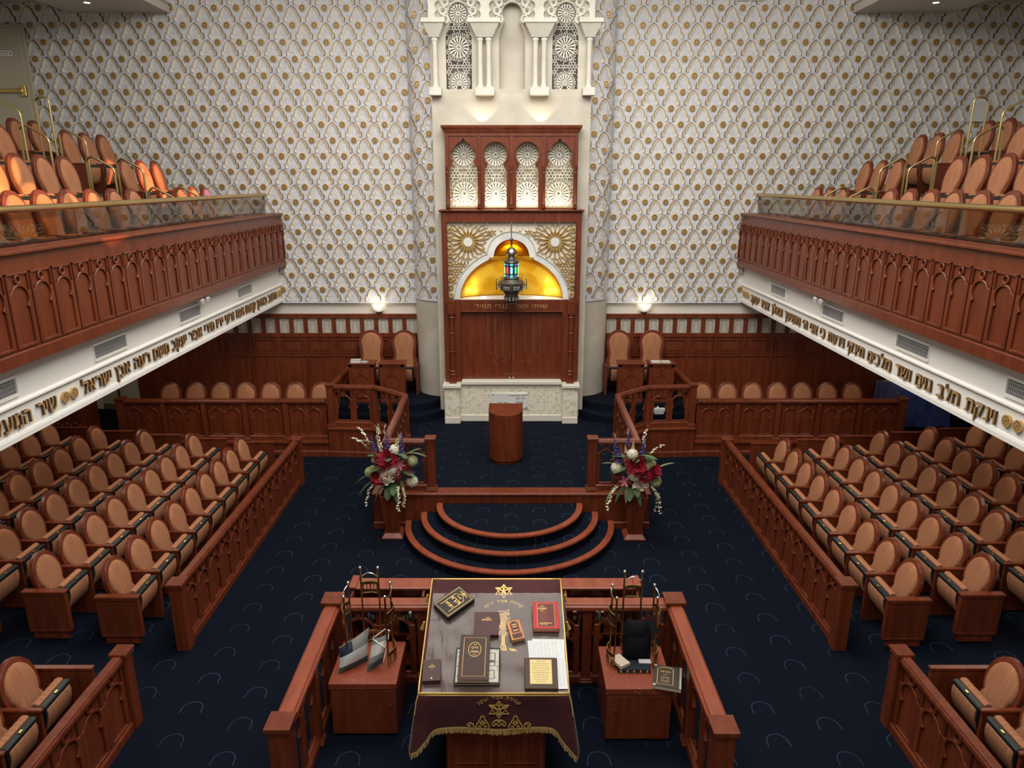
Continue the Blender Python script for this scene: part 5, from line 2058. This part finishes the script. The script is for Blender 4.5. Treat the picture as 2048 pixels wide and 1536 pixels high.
book('prayer_book', 'small thick dark brown book at the front left corner of the desk', TF, -.56, .19, .160, .218, .040, 3, leather('small_brown_leather', (.075, .040, .040)), group='books on the reading desk', pages=mat('plum_page_edge', (.10, .03, .035), .7),
     deco=lambda mb, f, w, h, t: (text(mb, 'תהלים', 0, .025, .024, f, t, t + .0015, gap=.05), text(mb, 'ספר', 0, .052, .012, f, t, t + .0015), text(mb, 'קטן', 0, .008, .010, f, t, t + .0015), mb.disc(.0, -.083, .008, t, t + .002, f, 8)))
# framed plaque and loose papers
f = frame_on(TF, .412, .175, -.5, .022)
pq = thing('brass_plaque', 'framed brass plaque engraved with Hebrew lines at the front right of the desk', 'plaque', f(0, 0))
MB().rect(-.148, .148, -.16, .16, 0, .018, f).build('wood_base', leather('plaque_wood', (.075, .040, .025), .3), pq, bev=.005)
mb = MB()
mb.rect(-.098, .098, -.112, .136, .018, .0192, f)
mb.build('brass_plate', mat('engraved_brass', (.60, .48, .20), .55, .1), pq)
mb = MB()
text(mb, 'לעילוי נשמת', 0, .112, .016, f, .0192, .0200)
TX = ['ברוך הבא לבית הכנסת אביר יעקב', 'מזמור לדוד ה רעי לא אחסר', 'בנאות דשא ירביצני על מי מנוחות', 'נפשי ישובב ינחני במעגלי צדק', 'גם כי אלך בגיא צלמות לא אירא', 'תערך לפני שלחן נגד צררי', 'אך טוב וחסד ירדפוני כל ימי חיי', 'ושבתי בבית ה לארך ימים', 'קהילת אביר יעקב']
for i, q in enumerate(TX):
    text(mb, q, 0, .088 - i * .0225, .0115, f, .0192, .0200)
mb.build('engraving', INK, pq, recalc=False)
for i, (u, v, w, h, r, lab) in enumerate(((.455, .435, .30, .21, 3, 'printed white sheet, topmost of the papers above the brass plaque'), (.49, .44, .30, .22, -1, 'printed white sheet lying under the topmost paper on the desk'),
                                          (.60, .18, .085, .30, 1, 'narrow white sheet sticking out to the right of the brass plaque'))):
    f = frame_on(TF, u, v, r, .0185 - .0013 * i)
    p = thing('paper_sheet', lab, 'paper', f(0, 0), 'loose papers on the desk')
    MB().rect(-w / 2, w / 2, -h / 2, h / 2, 0, .001, f).build('sheet', PAPER, p)
    mb = MB()
    for j in range(int(h / .014) - 2):
        b = h / 2 - .02 - j * .014
        for q in range(int(w / .035)):
            a = -w / 2 + .012 + q * .034
            mb.rect(a, a + random.uniform(.012, .028), b, b + .004, .001, .0016, f)
    mb.build('print', mat('grey_print', (.48, .50, .52), .8), p)

# ---------------------------------------------------------------- cabinets beside the desk and what stands on them
for x0, x1, y0, y1, side in ((-1.775, -1.115, 5.80, 6.46, 'left'), (.905, 1.555, 5.73, 6.38, 'right')):
    t = thing('side_cabinet', f'low mahogany cabinet with a scratched top {side} of the reading desk', 'cabinet', ((x0 + x1) / 2, (y0 + y1) / 2, 0), 'desk side cabinets')
    MB().box(x0 + .012, x1 - .012, y0 + .03, y1, .02, .545).build('case', WOOD, t, bev=.003)
    MB().box(x0, x1, y0, y1, .55, .62).build('worn_top', WOODW, t, bev=.004)
    d = MB().box(x0 + .012, x1 - .012, y0 + .008, y0 + .03, .03, .535).build('door', WOOD, t, bev=.004)
    kx = x1 - .075 if side == 'left' else x0 + .09
    MB().tube([(kx, y0 + .012, .36), (kx, y0 - .002, .36)], .011, 10).build('lock', SILVER, d)


def rack(cx, cy, L, R, B, z0, label):
    t = thing('scroll_rack', label, 'rack', (cx, cy, z0), 'brass scroll racks')

    def pair(p, q, zt, bands, bulge, wire):
        for (x, y) in (p, q):
            mb = MB()
            mb.tube([(x, y, z0), (x, y, zt)], .0095, 8)
            rod = mb.build('rod', BRASSD, t, smooth=60)
            MB().ball((x, y, zt + .008), .017, 10).build('ball_finial', SILVER, rod, smooth=80)
        P, Q = Vector((*p, 0)), Vector((*q, 0))
        m = (P + Q) / 2 + Vector(bulge) - (P + Q) / 2 * 0
        arcpt = [P * (1 - k / 10) ** 2 + m * 2 * (k / 10) * (1 - k / 10) + Q * (k / 10) ** 2 for k in range(11)]
        for z, h in bands:
            mb = MB()
            for zz in (z, z + h):
                mb.tube([a + Vector((0, 0, zz)) for a in arcpt], .006, 6)
            for k in range(1, 10, 2):
                a = arcpt[k] + Vector((0, 0, z))
                mb.tube([a, a + Vector((0, 0, h))], .008 if k % 4 == 1 else .005, 6)
            mb.loops([[a + Vector((0, 0, z + h * q_)) for a in arcpt] for q_ in (.72, 1)], closed=False, cap=False)
            mb.build('pierced_band', BRASSD, t, recalc=False)
        mb = MB()
        if wire:
            mb.tube([P.lerp(Q, k / 10) + Vector((0, 0, zt - .10 + .05 * sin(pi * k / 10))) for k in range(11)], .005, 6)
        else:
            mb.tube([a.lerp(P.lerp(Q, k / 10), .4) + Vector((0, 0, zt - .01 - .02 * sin(pi * k / 10))) for k, a in enumerate(arcpt)], .005, 6)
        mb.build('top_wire', SILVER, t, smooth=60)
    pair(*L, 1.41, ((z0 + .47, .13), (z0 + .03, .12)), (-.10, 0, 0), False)
    pair(*R, 1.41, ((z0 + .47, .13), (z0 + .03, .12)), (.10, 0, 0), False)
    pair(*B, 1.51, ((z0 + .60, .13), (z0 + .03, .12)), (0, .05, 0), True)


rack(-1.43, 6.2, ((-1.63, 6.05), (-1.64, 6.30)), ((-1.23, 6.05), (-1.22, 6.30)), ((-1.54, 6.42), (-1.36, 6.42)), .621, 'brass open scroll rack with ball-tipped rods on the left cabinet')
rack(1.22, 6.15, ((1.02, 6.03), (1.01, 6.26)), ((1.415, 6.03), (1.43, 6.26)), ((1.14, 6.345), (1.32, 6.345)), .621, 'brass open scroll rack with ball-tipped rods on the right cabinet')


def pillow(mb, c00, c10, c11, c01, th, mi=lambda u, v: 0, n=10, pinch=.1):
    c00, c10, c11, c01 = map(Vector, (c00, c10, c11, c01))
    nrm = (c10 - c00).cross(c01 - c00).normalized()
    G = []
    for sg in (1, -1):
        for j in range(n + 1):
            for i in range(n + 1):
                u, v = i / n, j / n
                p = c00 * (1 - u) * (1 - v) + c10 * u * (1 - v) + c11 * u * v + c01 * (1 - u) * v
                m = (c00 + c10 + c11 + c01) / 4
                e = sin(pi * u) * sin(pi * v)
                p = p.lerp(m, pinch * (sin(pi * u) + sin(pi * v) - 2 * e) * .5)
                G.append(p + nrm * sg * th * e ** .55)
    F = []
    k = (n + 1) ** 2
    for sg in range(2):
        for j in range(n):
            for i in range(n):
                a = sg * k + j * (n + 1) + i
                q = (a, a + 1, a + n + 2, a + n + 1)
                mb.raw([], [], 0)
                F.append((q if sg == 0 else q[::-1], mi((i + .5) / n, (j + .5) / n)))
    n0 = len(mb.v)
    mb.v += [tuple(p) for p in G]
    for q, m in F:
        mb.f.append(tuple(a + n0 for a in q))
        mb.m.append(m)


GLEA, SLEA, NLEA, DLEA = leather('grey_leatherette', (.20, .21, .205), .4), mat('silver_leatherette', (.55, .54, .52), .32, .3), leather('navy_quilted', (.012, .020, .05), .5), leather('dark_grey_leatherette', (.07, .075, .08), .4)
t = thing('prayer_bag', 'grey and silver zip bag with a navy quilted corner leaning on the left rack', 'bag', (-1.58, 6.0, .622), 'prayer bags')
mb = MB()
pillow(mb, (-1.70, 5.93, .632), (-1.45, 6.12, .632), (-1.44, 6.22, .95), (-1.71, 6.05, .84), .055, lambda u, v: 3 if v < .25 else 1 if v < .62 else 2 if u < .45 else 0)
mb.build('bag_body', [GLEA, SLEA, NLEA, DLEA], t, smooth=70, recalc=False)
MB().tube([(-1.71, 6.05, .842), (-1.58, 6.13, .885), (-1.44, 6.22, .952)], .005, 6).build('zip', SILVER, t)
t = thing('prayer_bag', 'open silver zip bag with white trim leaning right of the quilted bag', 'bag', (-1.35, 6.05, .622), 'prayer bags')
mb = MB()
pillow(mb, (-1.43, 5.96, .630), (-1.29, 6.06, .66), (-1.23, 6.16, .93), (-1.40, 6.17, .86), .05, lambda u, v: 1 if .35 < v < .8 else 2 if v < .2 else 0)
mb.build('bag_body', [GLEA, SLEA, DLEA], t, smooth=70, recalc=False)
mb = MB()
mb.tube([(-1.40, 6.17, .865), (-1.35, 6.12, .93), (-1.26, 6.13, 1.00), (-1.22, 6.15, .97), (-1.25, 6.17, .92)], .007, 6)
mb.tube([(-1.40, 6.17, .86), (-1.33, 6.10, .86), (-1.26, 6.06, .84), (-1.23, 6.13, .90)], .007, 6)
mb.tube([(-1.28, 6.05, .68), (-1.25, 6.08, .80), (-1.23, 6.15, .93)], .005, 6)
mb.build('white_trim', LATW, t, smooth=60)
mb = MB()
for i in range(5):
    mb.stroke([(.02 + .006 * (i % 2), .05 + i * .02), (.035, .06 + i * .02)], .006, .041, .043, FR((-1.40, 6.02, .66), (.14, .1, .03), (.03, .2, .25), (-.5, -.7, .5)))
mb.build('stitching', INK, t)
t = thing('velvet_bag', 'plump black velvet bag standing inside the right brass rack', 'bag', (1.27, 6.2, .66))
mb = MB()
pillow(mb, (1.12, 6.16, .625), (1.40, 6.13, .625), (1.42, 6.22, .95), (1.13, 6.25, .94), .075, n=12, pinch=.02)
pillow(mb, (1.11, 6.20, .80), (1.41, 6.17, .80), (1.38, 6.24, 1.02), (1.16, 6.27, 1.02), .06, n=10, pinch=.03)
mb.build('bag_body', BLKV, t, smooth=80, recalc=False)
CB = FR((0, 0, .621), (1, 0, 0), (0, 1, 0), (0, 0, 1))
book('prayer_book', 'black leather book lying flat in front of the right rack', CB, 1.215, 6.03, .32, .15, .040, -1, leather('black_leather_blue', (.012, .018, .024)), lift=.001, group='books on the right cabinet', pages=mat('navy_page_edge', (.02, .025, .03), .5),
     deco=lambda mb, f, w, h, t: [mb.rect(-.14 + .065 * i, -.125 + .065 * i, -h / 2 - .001, -h / 2, .006, t - .006, f) for i in range(5)] and None)
book('booklet', 'small cream paperback booklet resting on the black leather book', CB, 1.085, 6.06, .12, .17, .03, 32, leather('cream_cover', (.62, .52, .44), .6), lift=.042, group='books on the right cabinet')
book('booklet', 'thin white notepad lying at the back of the black leather book', CB, 1.335, 6.07, .12, .06, .012, -2, leather('white_cover', (.62, .62, .60), .6), lift=.042, group='books on the right cabinet')


def d_worn(mb, f, w, h, t):
    mb.stroke([(-.095, -.12), (-.095, .10), (-.05, .13), (.03, .13), (.055, .10), (.055, -.12)], .006, t, t + .0012, f, 0, True)
    text(mb, 'מקראות', -.02, .052, .034, f, t, t + .0015, gap=.05)
    text(mb, 'גדולות', -.02, .015, .018, f, t, t + .0015)
    mb.stroke([(-.055, -.085), (.015, -.085), (.015, -.015), (-.055, -.015)], .004, t, t + .0012, f, 0, True)
    mb.stroke([(-.04, -.07), (.0, -.07), (.0, -.03), (-.04, -.03)], .003, t, t + .0012, f, 0, True)


wb = book('prayer_book', 'worn dark grey book with taped edges overhanging the right cabinet corner', CB, 1.515, 5.85, .265, .315, .045, -14, leather('worn_grey_leather', (.060, .052, .040), .5), lift=.001, group='books on the right cabinet', deco=d_worn)
f = frame_on(CB, 1.515, 5.85, -14, .001)
mb = MB()
mb.rect(.115, .134, -.157, .157, -.0005, .0460, f)
TAPE = mat('clear_tape', (.42, .42, .38), .25)
mb.build('tape', TAPE, wb)
for a, b in ((-.132, -.156), (-.132, .13)):
    MB().rect(a, a + .028, b, b + .026, -.0005, .0462, f).build('tape', TAPE, wb)

# book cabinet behind the balustrade
t = thing('book_cabinet', 'long low mahogany book cabinet standing against the far side of the desk balustrade', 'bookcase', (-.18, 6.95, 0))
mb = MB()
mb.box(-1.76, 1.40, 7.08, 7.10, 0, .94)
for x in (-1.76, -.98, -.2, .58, 1.375):
    mb.box(x, x + .025, 6.80, 7.10, 0, .94)
for z in (.06, .44):
    mb.box(-1.76, 1.40, 6.80, 7.10, z, z + .025)
mb.build('case', WOOD, t)
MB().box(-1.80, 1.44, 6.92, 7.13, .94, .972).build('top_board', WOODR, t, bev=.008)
mb = MB()
for x in (-1.80, 1.36):
    mb.box(x, x + .08, 6.90, 7.15, .972, .995)
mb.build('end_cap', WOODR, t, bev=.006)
BC = [(.03, .05, .13), (.45, .44, .40), (.20, .02, .025), (.07, .03, .02), (.02, .06, .05), (.50, .46, .36), (.02, .02, .022)]
bm_ = [leather('spine_cloth', c, .5) for c in BC]
SH = FR((0, 0, 0), (1, 0, 0), (0, 0, 1), (0, -1, 0))
names = ['navy', 'white', 'red', 'brown', 'green', 'cream', 'black']
x = -1.70
i = 0
proto = None
while x < 1.3:
    th_ = random.uniform(.028, .05)
    if any(abs(x + th_ / 2 - q) < .06 for q in (-.97, -.19, .59)) or random.random() < .12:
        x += .07
        continue
    hgt = random.uniform(.24, .33)
    k = random.randrange(7)
    place_ = 'first' if x < -.98 else 'second' if x < -.2 else 'third' if x < .58 else 'last'
    r = thing('shelf_book', f'{names[k]} upright book on the upper shelf, {place_} bay of the low book cabinet', 'book', (x, 6.95, .465), f'{names[k]} books in the {place_} bay of the book cabinet')
    MB().box(x, x + th_, 6.83, 7.02, .466, .466 + hgt).build('cover', bm_[k], r, bev=.003)
    MB().box(x + .004, x + th_ - .004, 6.84, 7.015, .4665 + hgt - .004, .4665 + hgt + .001).build('page_block', PAGES, r)
    MB().box(x + .006, x + th_ - .006, 6.826, 6.83, .466 + hgt * .62, .466 + hgt * .80).build('spine_label', bm_[5] if k != 5 else bm_[3], r)
    x += th_ + .002
# papers and books on the throne desks
DT = FR((0, 0, 1.745), (1, 0, 0), (0, 1, 0), (0, 0, 1))
book('open_book', 'open white book with curled pages on the outer left throne desk', DT, -3.17, 14.02, .20, .15, .05, 4, leather('white_book', (.60, .58, .52), .6), lift=.001, pages=PAPER)
book('booklet', 'loose white booklet beside the curled book on the outer left throne desk', DT, -2.99, 13.99, .13, .12, .02, -20, leather('white_book_two', (.55, .52, .46), .6), lift=.001, pages=PAPER)
for k, x in enumerate((2.93, 3.13)):
    book('open_book', f'{("left", "right")[k]} pale page half of an open book on the outer right throne desk', DT, x, 14.0, .185, .18, .022, 0, leather('tan_page', (.62, .55, .42) if k else (.68, .66, .60), .6), lift=.001, pages=PAPER, group='open book halves')
t = thing('tissue_box', 'crumpled white tissue box on the floor behind the right platform balustrade', 'tissue box', (2.98, 13.75, .76))
mb = MB()
mb.loops([[(2.98 + sx * a, 13.68 + sy * .06, z) for sx, sy in ((-1, -1), (1, -1), (1, 1), (-1, 1))] for a, z in ((.09, .76), (.125, .86))])
mb.build('tray', PAPER, t)
mb = MB()
mb.loops([[(2.96 + .05 * k * cos(q), 13.68 + .05 * k * sin(q), .86 + (1 - k) * .06) for q in [2 * pi * i / 7 for i in range(7)]] for k in (1, .6, .15)])
mb.build('tissue', PAPER, t)

# ---------------------------------------------------------------- flower stands and arrangements
GREEN, GREEN2 = mat('leaf_green', (.07, .13, .05), .6), mat('sage_leaf', (.13, .17, .07), .6)
C = lambda n, c: mat(n, c, .65)
FM = dict(red=C('crimson_petal', (.33, .012, .035)), dark=C('wine_petal', (.14, .015, .025)), white=C('cream_petal', (.72, .70, .55)), green=C('pale_green_petal', (.42, .46, .22)), blue=C('delphinium_petal', (.075, .065, .24)),
          pink=C('pink_petal', (.62, .22, .26)), ivory=C('ivory_petal', (.78, .73, .58)))


def petal(mb, c, out, up, L, Wd, cup, mi=0):
    sd = out.cross(up).normalized()
    pts = []
    for u, w, h in ((0, .25, 0), (.5, 1, cup), (.85, .8, cup * 1.6), (1.0, .25, cup * 2.2)):
        for q in (-1, 0, 1):
            pts.append(c + out * L * u + sd * Wd / 2 * w * q + up * L * (h + .18 * abs(q) * w))
    mb.raw(pts, [(r * 3 + q, r * 3 + q + 1, r * 3 + q + 4, r * 3 + q + 3) for r in range(3) for q in (0, 1)], mi)


def m_rose():
    mb = MB()
    for n, r, L, cup in ((3, .004, .030, 1.5), (5, .012, .038, .95), (6, .022, .044, .55), (6, .030, .050, .22)):
        for i in range(n):
            a = 2 * pi * i / n + r * 60
            o = Vector((cos(a), sin(a), 0))
            petal(mb, o * r + Vector((0, 0, .012 - r * .3)), o, Vector((0, 0, 1)), L, .045, cup)
    return mb


def m_hydra():
    mb = MB()
    mb.ball((0, 0, 0), .040, 8)
    for i in range(70):
        z = 1 - 2 * (i + .5) / 70
        a = i * 2.39996
        o = Vector((sqrt(1 - z * z) * cos(a), sqrt(1 - z * z) * sin(a), z))
        e = o.cross(Vector((.3, .2, 1))).normalized()
        g = o.cross(e)
        for k in range(4):
            q = e * cos(k * pi / 2) + g * sin(k * pi / 2)
            s_ = e * -sin(k * pi / 2) + g * cos(k * pi / 2)
            b = o * .046
            mb.face([b, b + q * .008 + s_ * .006 + o * .003, b + q * .014 + o * .002, b + q * .008 - s_ * .006 + o * .003])
    return mb


def m_spike(n=26, L=.34, r=.030, mi2=True):
    mb = MB()
    mb.tube([(0, 0, -.1), (0, 0, L)], .003, 5, 1)
    for i in range(n):
        z = L * (i + 1) / n
        a = i * 2.4
        rr = r * (1.05 - .75 * i / n)
        o = Vector((cos(a), sin(a), .25)).normalized()
        c = Vector((0, 0, z)) + o * rr * .5
        for k in range(4):
            b = 2 * pi * k / 4 + a
            e = o.cross(Vector((0, 0, 1))).normalized()
            g = o.cross(e)
            petal(mb, c, (e * cos(b) + g * sin(b)), o, rr * .62, rr * .6, .3)
    return mb


def m_spray(n=14, L=.34, droop=.9):
    mb = MB()
    P = [Vector((L * u, 0, .10 * sin(u * 2.2) - droop * L * u * u)) for u in [i / 12 for i in range(13)]]
    mb.tube(P, .0025, 5, 1)
    for i in range(n):
        u = .25 + .75 * (i + .5) / n
        p = Vector((L * u, random.uniform(-.02, .02), .10 * sin(u * 2.2) - droop * L * u * u + random.uniform(-.012, .012)))
        for k in range(4):
            a = random.random() * 6
            o = Vector((cos(a), sin(a), random.uniform(-.5, .3))).normalized()
            petal(mb, p, o, Vector((0, 0, 1)), .026, .018, .25)
    return mb


def m_leaf(L=.26, Wd=.07, droop=.5):
    mb = MB()
    pts = []
    for i in range(9):
        u = i / 8
        w = Wd / 2 * sin(pi * min(1, u * .93 + .07)) ** .7
        z = -droop * L * u * u
        pts += [(L * u, -w, z + .01), (L * u, 0, z), (L * u, w, z + .01)]
    mb.raw(pts, [(r * 3 + q, r * 3 + q + 1, r * 3 + q + 4, r * 3 + q + 3) for r in range(8) for q in (0, 1)])
    return mb


def m_lily():
    mb = MB()
    for i in range(6):
        a = 2 * pi * i / 6
        petal(mb, Vector((0, 0, 0)), Vector((cos(a), sin(a), .3)).normalized(), Vector((0, 0, 1)), .06, .026, .15)
    return mb


def as_mesh(mb, name, mats):
    o = mb.build(name, mats, recalc=False, smooth=60)
    me = o.data
    bpy.data.objects.remove(o)
    return me


MESH = {}
for nm, mk in (('rose', m_rose), ('hydrangea', m_hydra), ('lily', m_lily)):
    for c in ('red', 'dark', 'white', 'green', 'pink', 'ivory'):
        MESH[nm, c] = as_mesh(mk(), nm, FM[c])
MESH['delphinium', 'blue'] = as_mesh(m_spike(30, .34, .046), 'delphinium', [FM['blue'], GREEN])
MESH['stock', 'white'] = as_mesh(m_spike(22, .26, .038), 'stock', [FM['white'], GREEN])
MESH['stock', 'red'] = as_mesh(m_spike(22, .22, .040), 'stock', [FM['red'], GREEN])
MESH['spray', 'ivory'] = as_mesh(m_spray(), 'orchid_spray', [FM['ivory'], GREEN])
MESH['twig', 'ivory'] = as_mesh(m_spray(12, .34, -.25), 'blossom_twig', [FM['ivory'], GREEN2])
MESH['leaf', 'g'] = as_mesh(m_leaf(), 'leaf', GREEN)
MESH['leaf', 's'] = as_mesh(m_leaf(.30, .06, .35), 'leaf', GREEN2)
MESH['leaf', 'b'] = as_mesh(m_leaf(.16, .09, .3), 'leaf', GREEN)
PN = dict(rose='rose', hydrangea='hydrangea', lily='lily', delphinium='delphinium', stock='stock_flower', spray='orchid_spray', twig='blossom_twig', leaf='leaf')


def arrangement(cx, cy, u0, items, label):
    root = thing('flower_arrangement', label, 'flowers', (cx, cy, .72), 'flower arrangements')
    for kind, col, zx, zy, sc, az, el in items:
        u, v = u0 + zx / 9.03, 840 + zy / 9.03
        X = (u - 1023) / 136 - .025
        Z = 1.85 - (v - 850) / 124.4
        rr = math.hypot(X - cx, Z - 1.2) / .5
        Y = cy - .10 - .16 * (1 - min(1, rr))
        o = bpy.data.objects.new(PN[kind], MESH[kind, col])
        COL.objects.link(o)
        o.parent = root
        o.location = (X - cx, Y - cy, Z - .72)
        sc *= 1.32 if kind in ('rose', 'hydrangea', 'lily') else 1.12
        o.scale = (sc, sc, sc)
        if kind in ('spray', 'twig', 'leaf'):
            o.rotation_euler = (0, -radians(el), radians(az))
        elif kind in ('delphinium', 'stock'):
            o.rotation_euler = (radians(el), radians(az), 0)
        else:
            o.rotation_euler = (radians(62 + random.uniform(-15, 15)), random.uniform(-.3, .3), radians(az))
    mb = MB()
    for i in range(16):
        a = 2 * pi * i / 16
        mb.tube([(cx, cy, .66), (cx + .10 * cos(a), cy + .08 * sin(a), .95), (cx + .24 * cos(a), cy + .16 * sin(a), 1.22 + .12 * sin(i * 1.7))], .005, 5)
    mb.ball((cx, cy - .02, .92), .16, 10)
    mb.build('stems', GREEN, root)


def stand(cx, cy, label):
    t = thing('flower_stand', label, 'pedestal', (cx, cy, 0), 'flower stands')
    mb = MB()
    sq = lambda h, z: [(cx + sx * h, cy + sy * h, z) for sx, sy in ((-1, -1), (1, -1), (1, 1), (-1, 1))]
    mb.loops([sq(.098, .075), sq(.168, .715), sq(.155, .715), sq(.140, .63)])
    mb.build('tapered_body', WOOD, t, bev=.003)
    mb = MB()
    mb.loops([sq(.162, 0), sq(.162, .018), sq(.112, .08), sq(.09, .08)])
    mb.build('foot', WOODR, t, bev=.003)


stand(-1.83, 9.985, 'tapered mahogany flower stand in front of the left end of the platform')
stand(1.89, 9.94, 'tapered mahogany flower stand in front of the right end of the platform')
LV = [('leaf', 'g', 640, 1130, 1, 200, -30), ('leaf', 'g', 760, 1150, 1, -60, -30), ('leaf', 'b', 700, 1180, 1.2, -100, -40), ('leaf', 'b', 860, 640, 1.2, -30, 20), ('leaf', 'b', 600, 620, 1.2, 190, 20), ('leaf', 'b', 800, 1120, 1.2, -90, -20), ('leaf', 'g', 820, 600, 1, -40, 30),
      ('leaf', 'b', 620, 800, 1.3, 200, 0), ('leaf', 'b', 950, 900, 1.2, -20, 0), ('leaf', 'b', 740, 640, 1.2, -90, 20)]
LA = LV + [('rose', 'red', 720, 660, 1.55, 0, 0), ('rose', 'red', 530, 985, 1.3, 0, 0), ('rose', 'ivory', 670, 985, 1.25, 0, 0), ('hydrangea', 'white', 765, 830, 1.35, 0, 0), ('hydrangea', 'white', 815, 520, 1.3, 0, 0), ('hydrangea', 'white', 1115, 1100, 1.35, 0, 0),
           ('hydrangea', 'green', 1135, 725, 1.25, 0, 0), ('hydrangea', 'green', 355, 915, 1.25, 0, 0), ('hydrangea', 'green', 450, 685, .75, 0, 0), ('hydrangea', 'green', 525, 840, .75, 0, 0), ('hydrangea', 'green', 415, 830, .7, 0, 0), ('hydrangea', 'dark', 850, 980, 1.25, 0, 0), ('hydrangea', 'dark', 1080, 945, 1.0, 0, 0),
           ('stock', 'red', 560, 800, 1.25, -12, 12), ('stock', 'red', 640, 880, .9, 0, 20), ('stock', 'red', 990, 850, .9, 18, 15), ('lily', 'pink', 915, 765, 1.2, 0, 0), ('lily', 'pink', 870, 900, .8, 0, 0), ('delphinium', 'blue', 470, 560, .75, -10, 5), ('delphinium', 'blue', 705, 560, .95, 0, 5), ('delphinium', 'blue', 945, 620, .95, 4, 5),
           ('stock', 'white', 560, 480, .9, -4, 5), ('stock', 'white', 850, 500, .85, 14, 5), ('stock', 'white', 930, 330, .35, 10, 0), ('stock', 'white', 590, 560, .6, -15, 5), ('stock', 'white', 545, 260, .55, -3, 0), ('twig', 'ivory', 430, 560, .9, 180, 10), ('twig', 'ivory', 400, 520, .95, 180, 35), ('twig', 'ivory', 470, 400, .6, 170, 70), ('twig', 'ivory', 660, 330, .5, 20, 60),
           ('spray', 'ivory', 560, 1090, .95, 215, -20), ('spray', 'ivory', 850, 1110, .95, -80, -35), ('spray', 'ivory', 880, 1140, .8, -50, -45), ('leaf', 's', 440, 1060, 1, 190, -25), ('leaf', 's', 900, 1080, 1.1, -40, -60), ('leaf', 's', 330, 980, .7, 180, -15), ('leaf', 's', 990, 640, .9, -5, 45), ('leaf', 's', 1080, 590, .8, -10, 10), ('leaf', 's', 430, 420, .8, 175, 25)]
arrangement(-1.83, 9.985, 700, LA, 'tall mixed artificial bouquet on the left stand, its white twigs reaching far left')
RA = LV + [('rose', 'red', 760, 740, 1.6, 0, 0), ('rose', 'red', 945, 945, 1.25, 0, 0), ('rose', 'red', 1090, 865, 1.25, 0, 0), ('rose', 'ivory', 860, 1080, 1.35, 0, 0), ('hydrangea', 'white', 435, 820, 1.3, 0, 0), ('hydrangea', 'white', 755, 930, 1.35, 0, 0), ('hydrangea', 'white', 710, 570, 1.3, 0, 0), ('hydrangea', 'green', 1160, 1060, 1.4, 0, 0), ('hydrangea', 'green', 1050, 720, 1.15, 0, 0),
           ('hydrangea', 'green', 980, 780, .8, 0, 0), ('hydrangea', 'dark', 465, 980, 1.15, 0, 0), ('hydrangea', 'dark', 690, 1070, .95, 0, 0), ('stock', 'red', 650, 860, 1, -8, 15), ('lily', 'pink', 585, 1060, 1.2, 0, 0), ('lily', 'ivory', 780, 1110, 1.2, 0, 0), ('delphinium', 'blue', 440, 720, 1.05, -8, 5), ('delphinium', 'blue', 500, 740, .7, -3, 5), ('delphinium', 'blue', 630, 430, .65, 0, 5), ('delphinium', 'blue', 880, 580, .75, 4, 5),
           ('stock', 'white', 720, 480, .5, 0, 5), ('stock', 'white', 600, 560, .5, -10, 5), ('stock', 'white', 625, 250, .35, 0, 0), ('stock', 'white', 895, 350, .35, 5, 0), ('twig', 'ivory', 960, 560, .9, 10, 65), ('twig', 'ivory', 960, 620, .75, 0, 12), ('twig', 'ivory', 390, 460, .5, 170, 60), ('spray', 'ivory', 560, 1140, 1, 215, -20), ('spray', 'ivory', 950, 1130, 1.1, -35, -25), ('spray', 'ivory', 1010, 1180, .9, -25, -40),
           ('leaf', 's', 430, 1200, .9, 200, -45), ('leaf', 's', 1120, 1180, 1.1, -20, -50), ('leaf', 's', 1130, 850, .9, 0, 40), ('leaf', 's', 640, 1130, .8, -100, -50), ('leaf', 's', 380, 760, .5, 180, 20)]
arrangement(1.89, 9.94, 1190, RA, 'tall mixed artificial bouquet on the right stand, with a crimson rose at its centre')
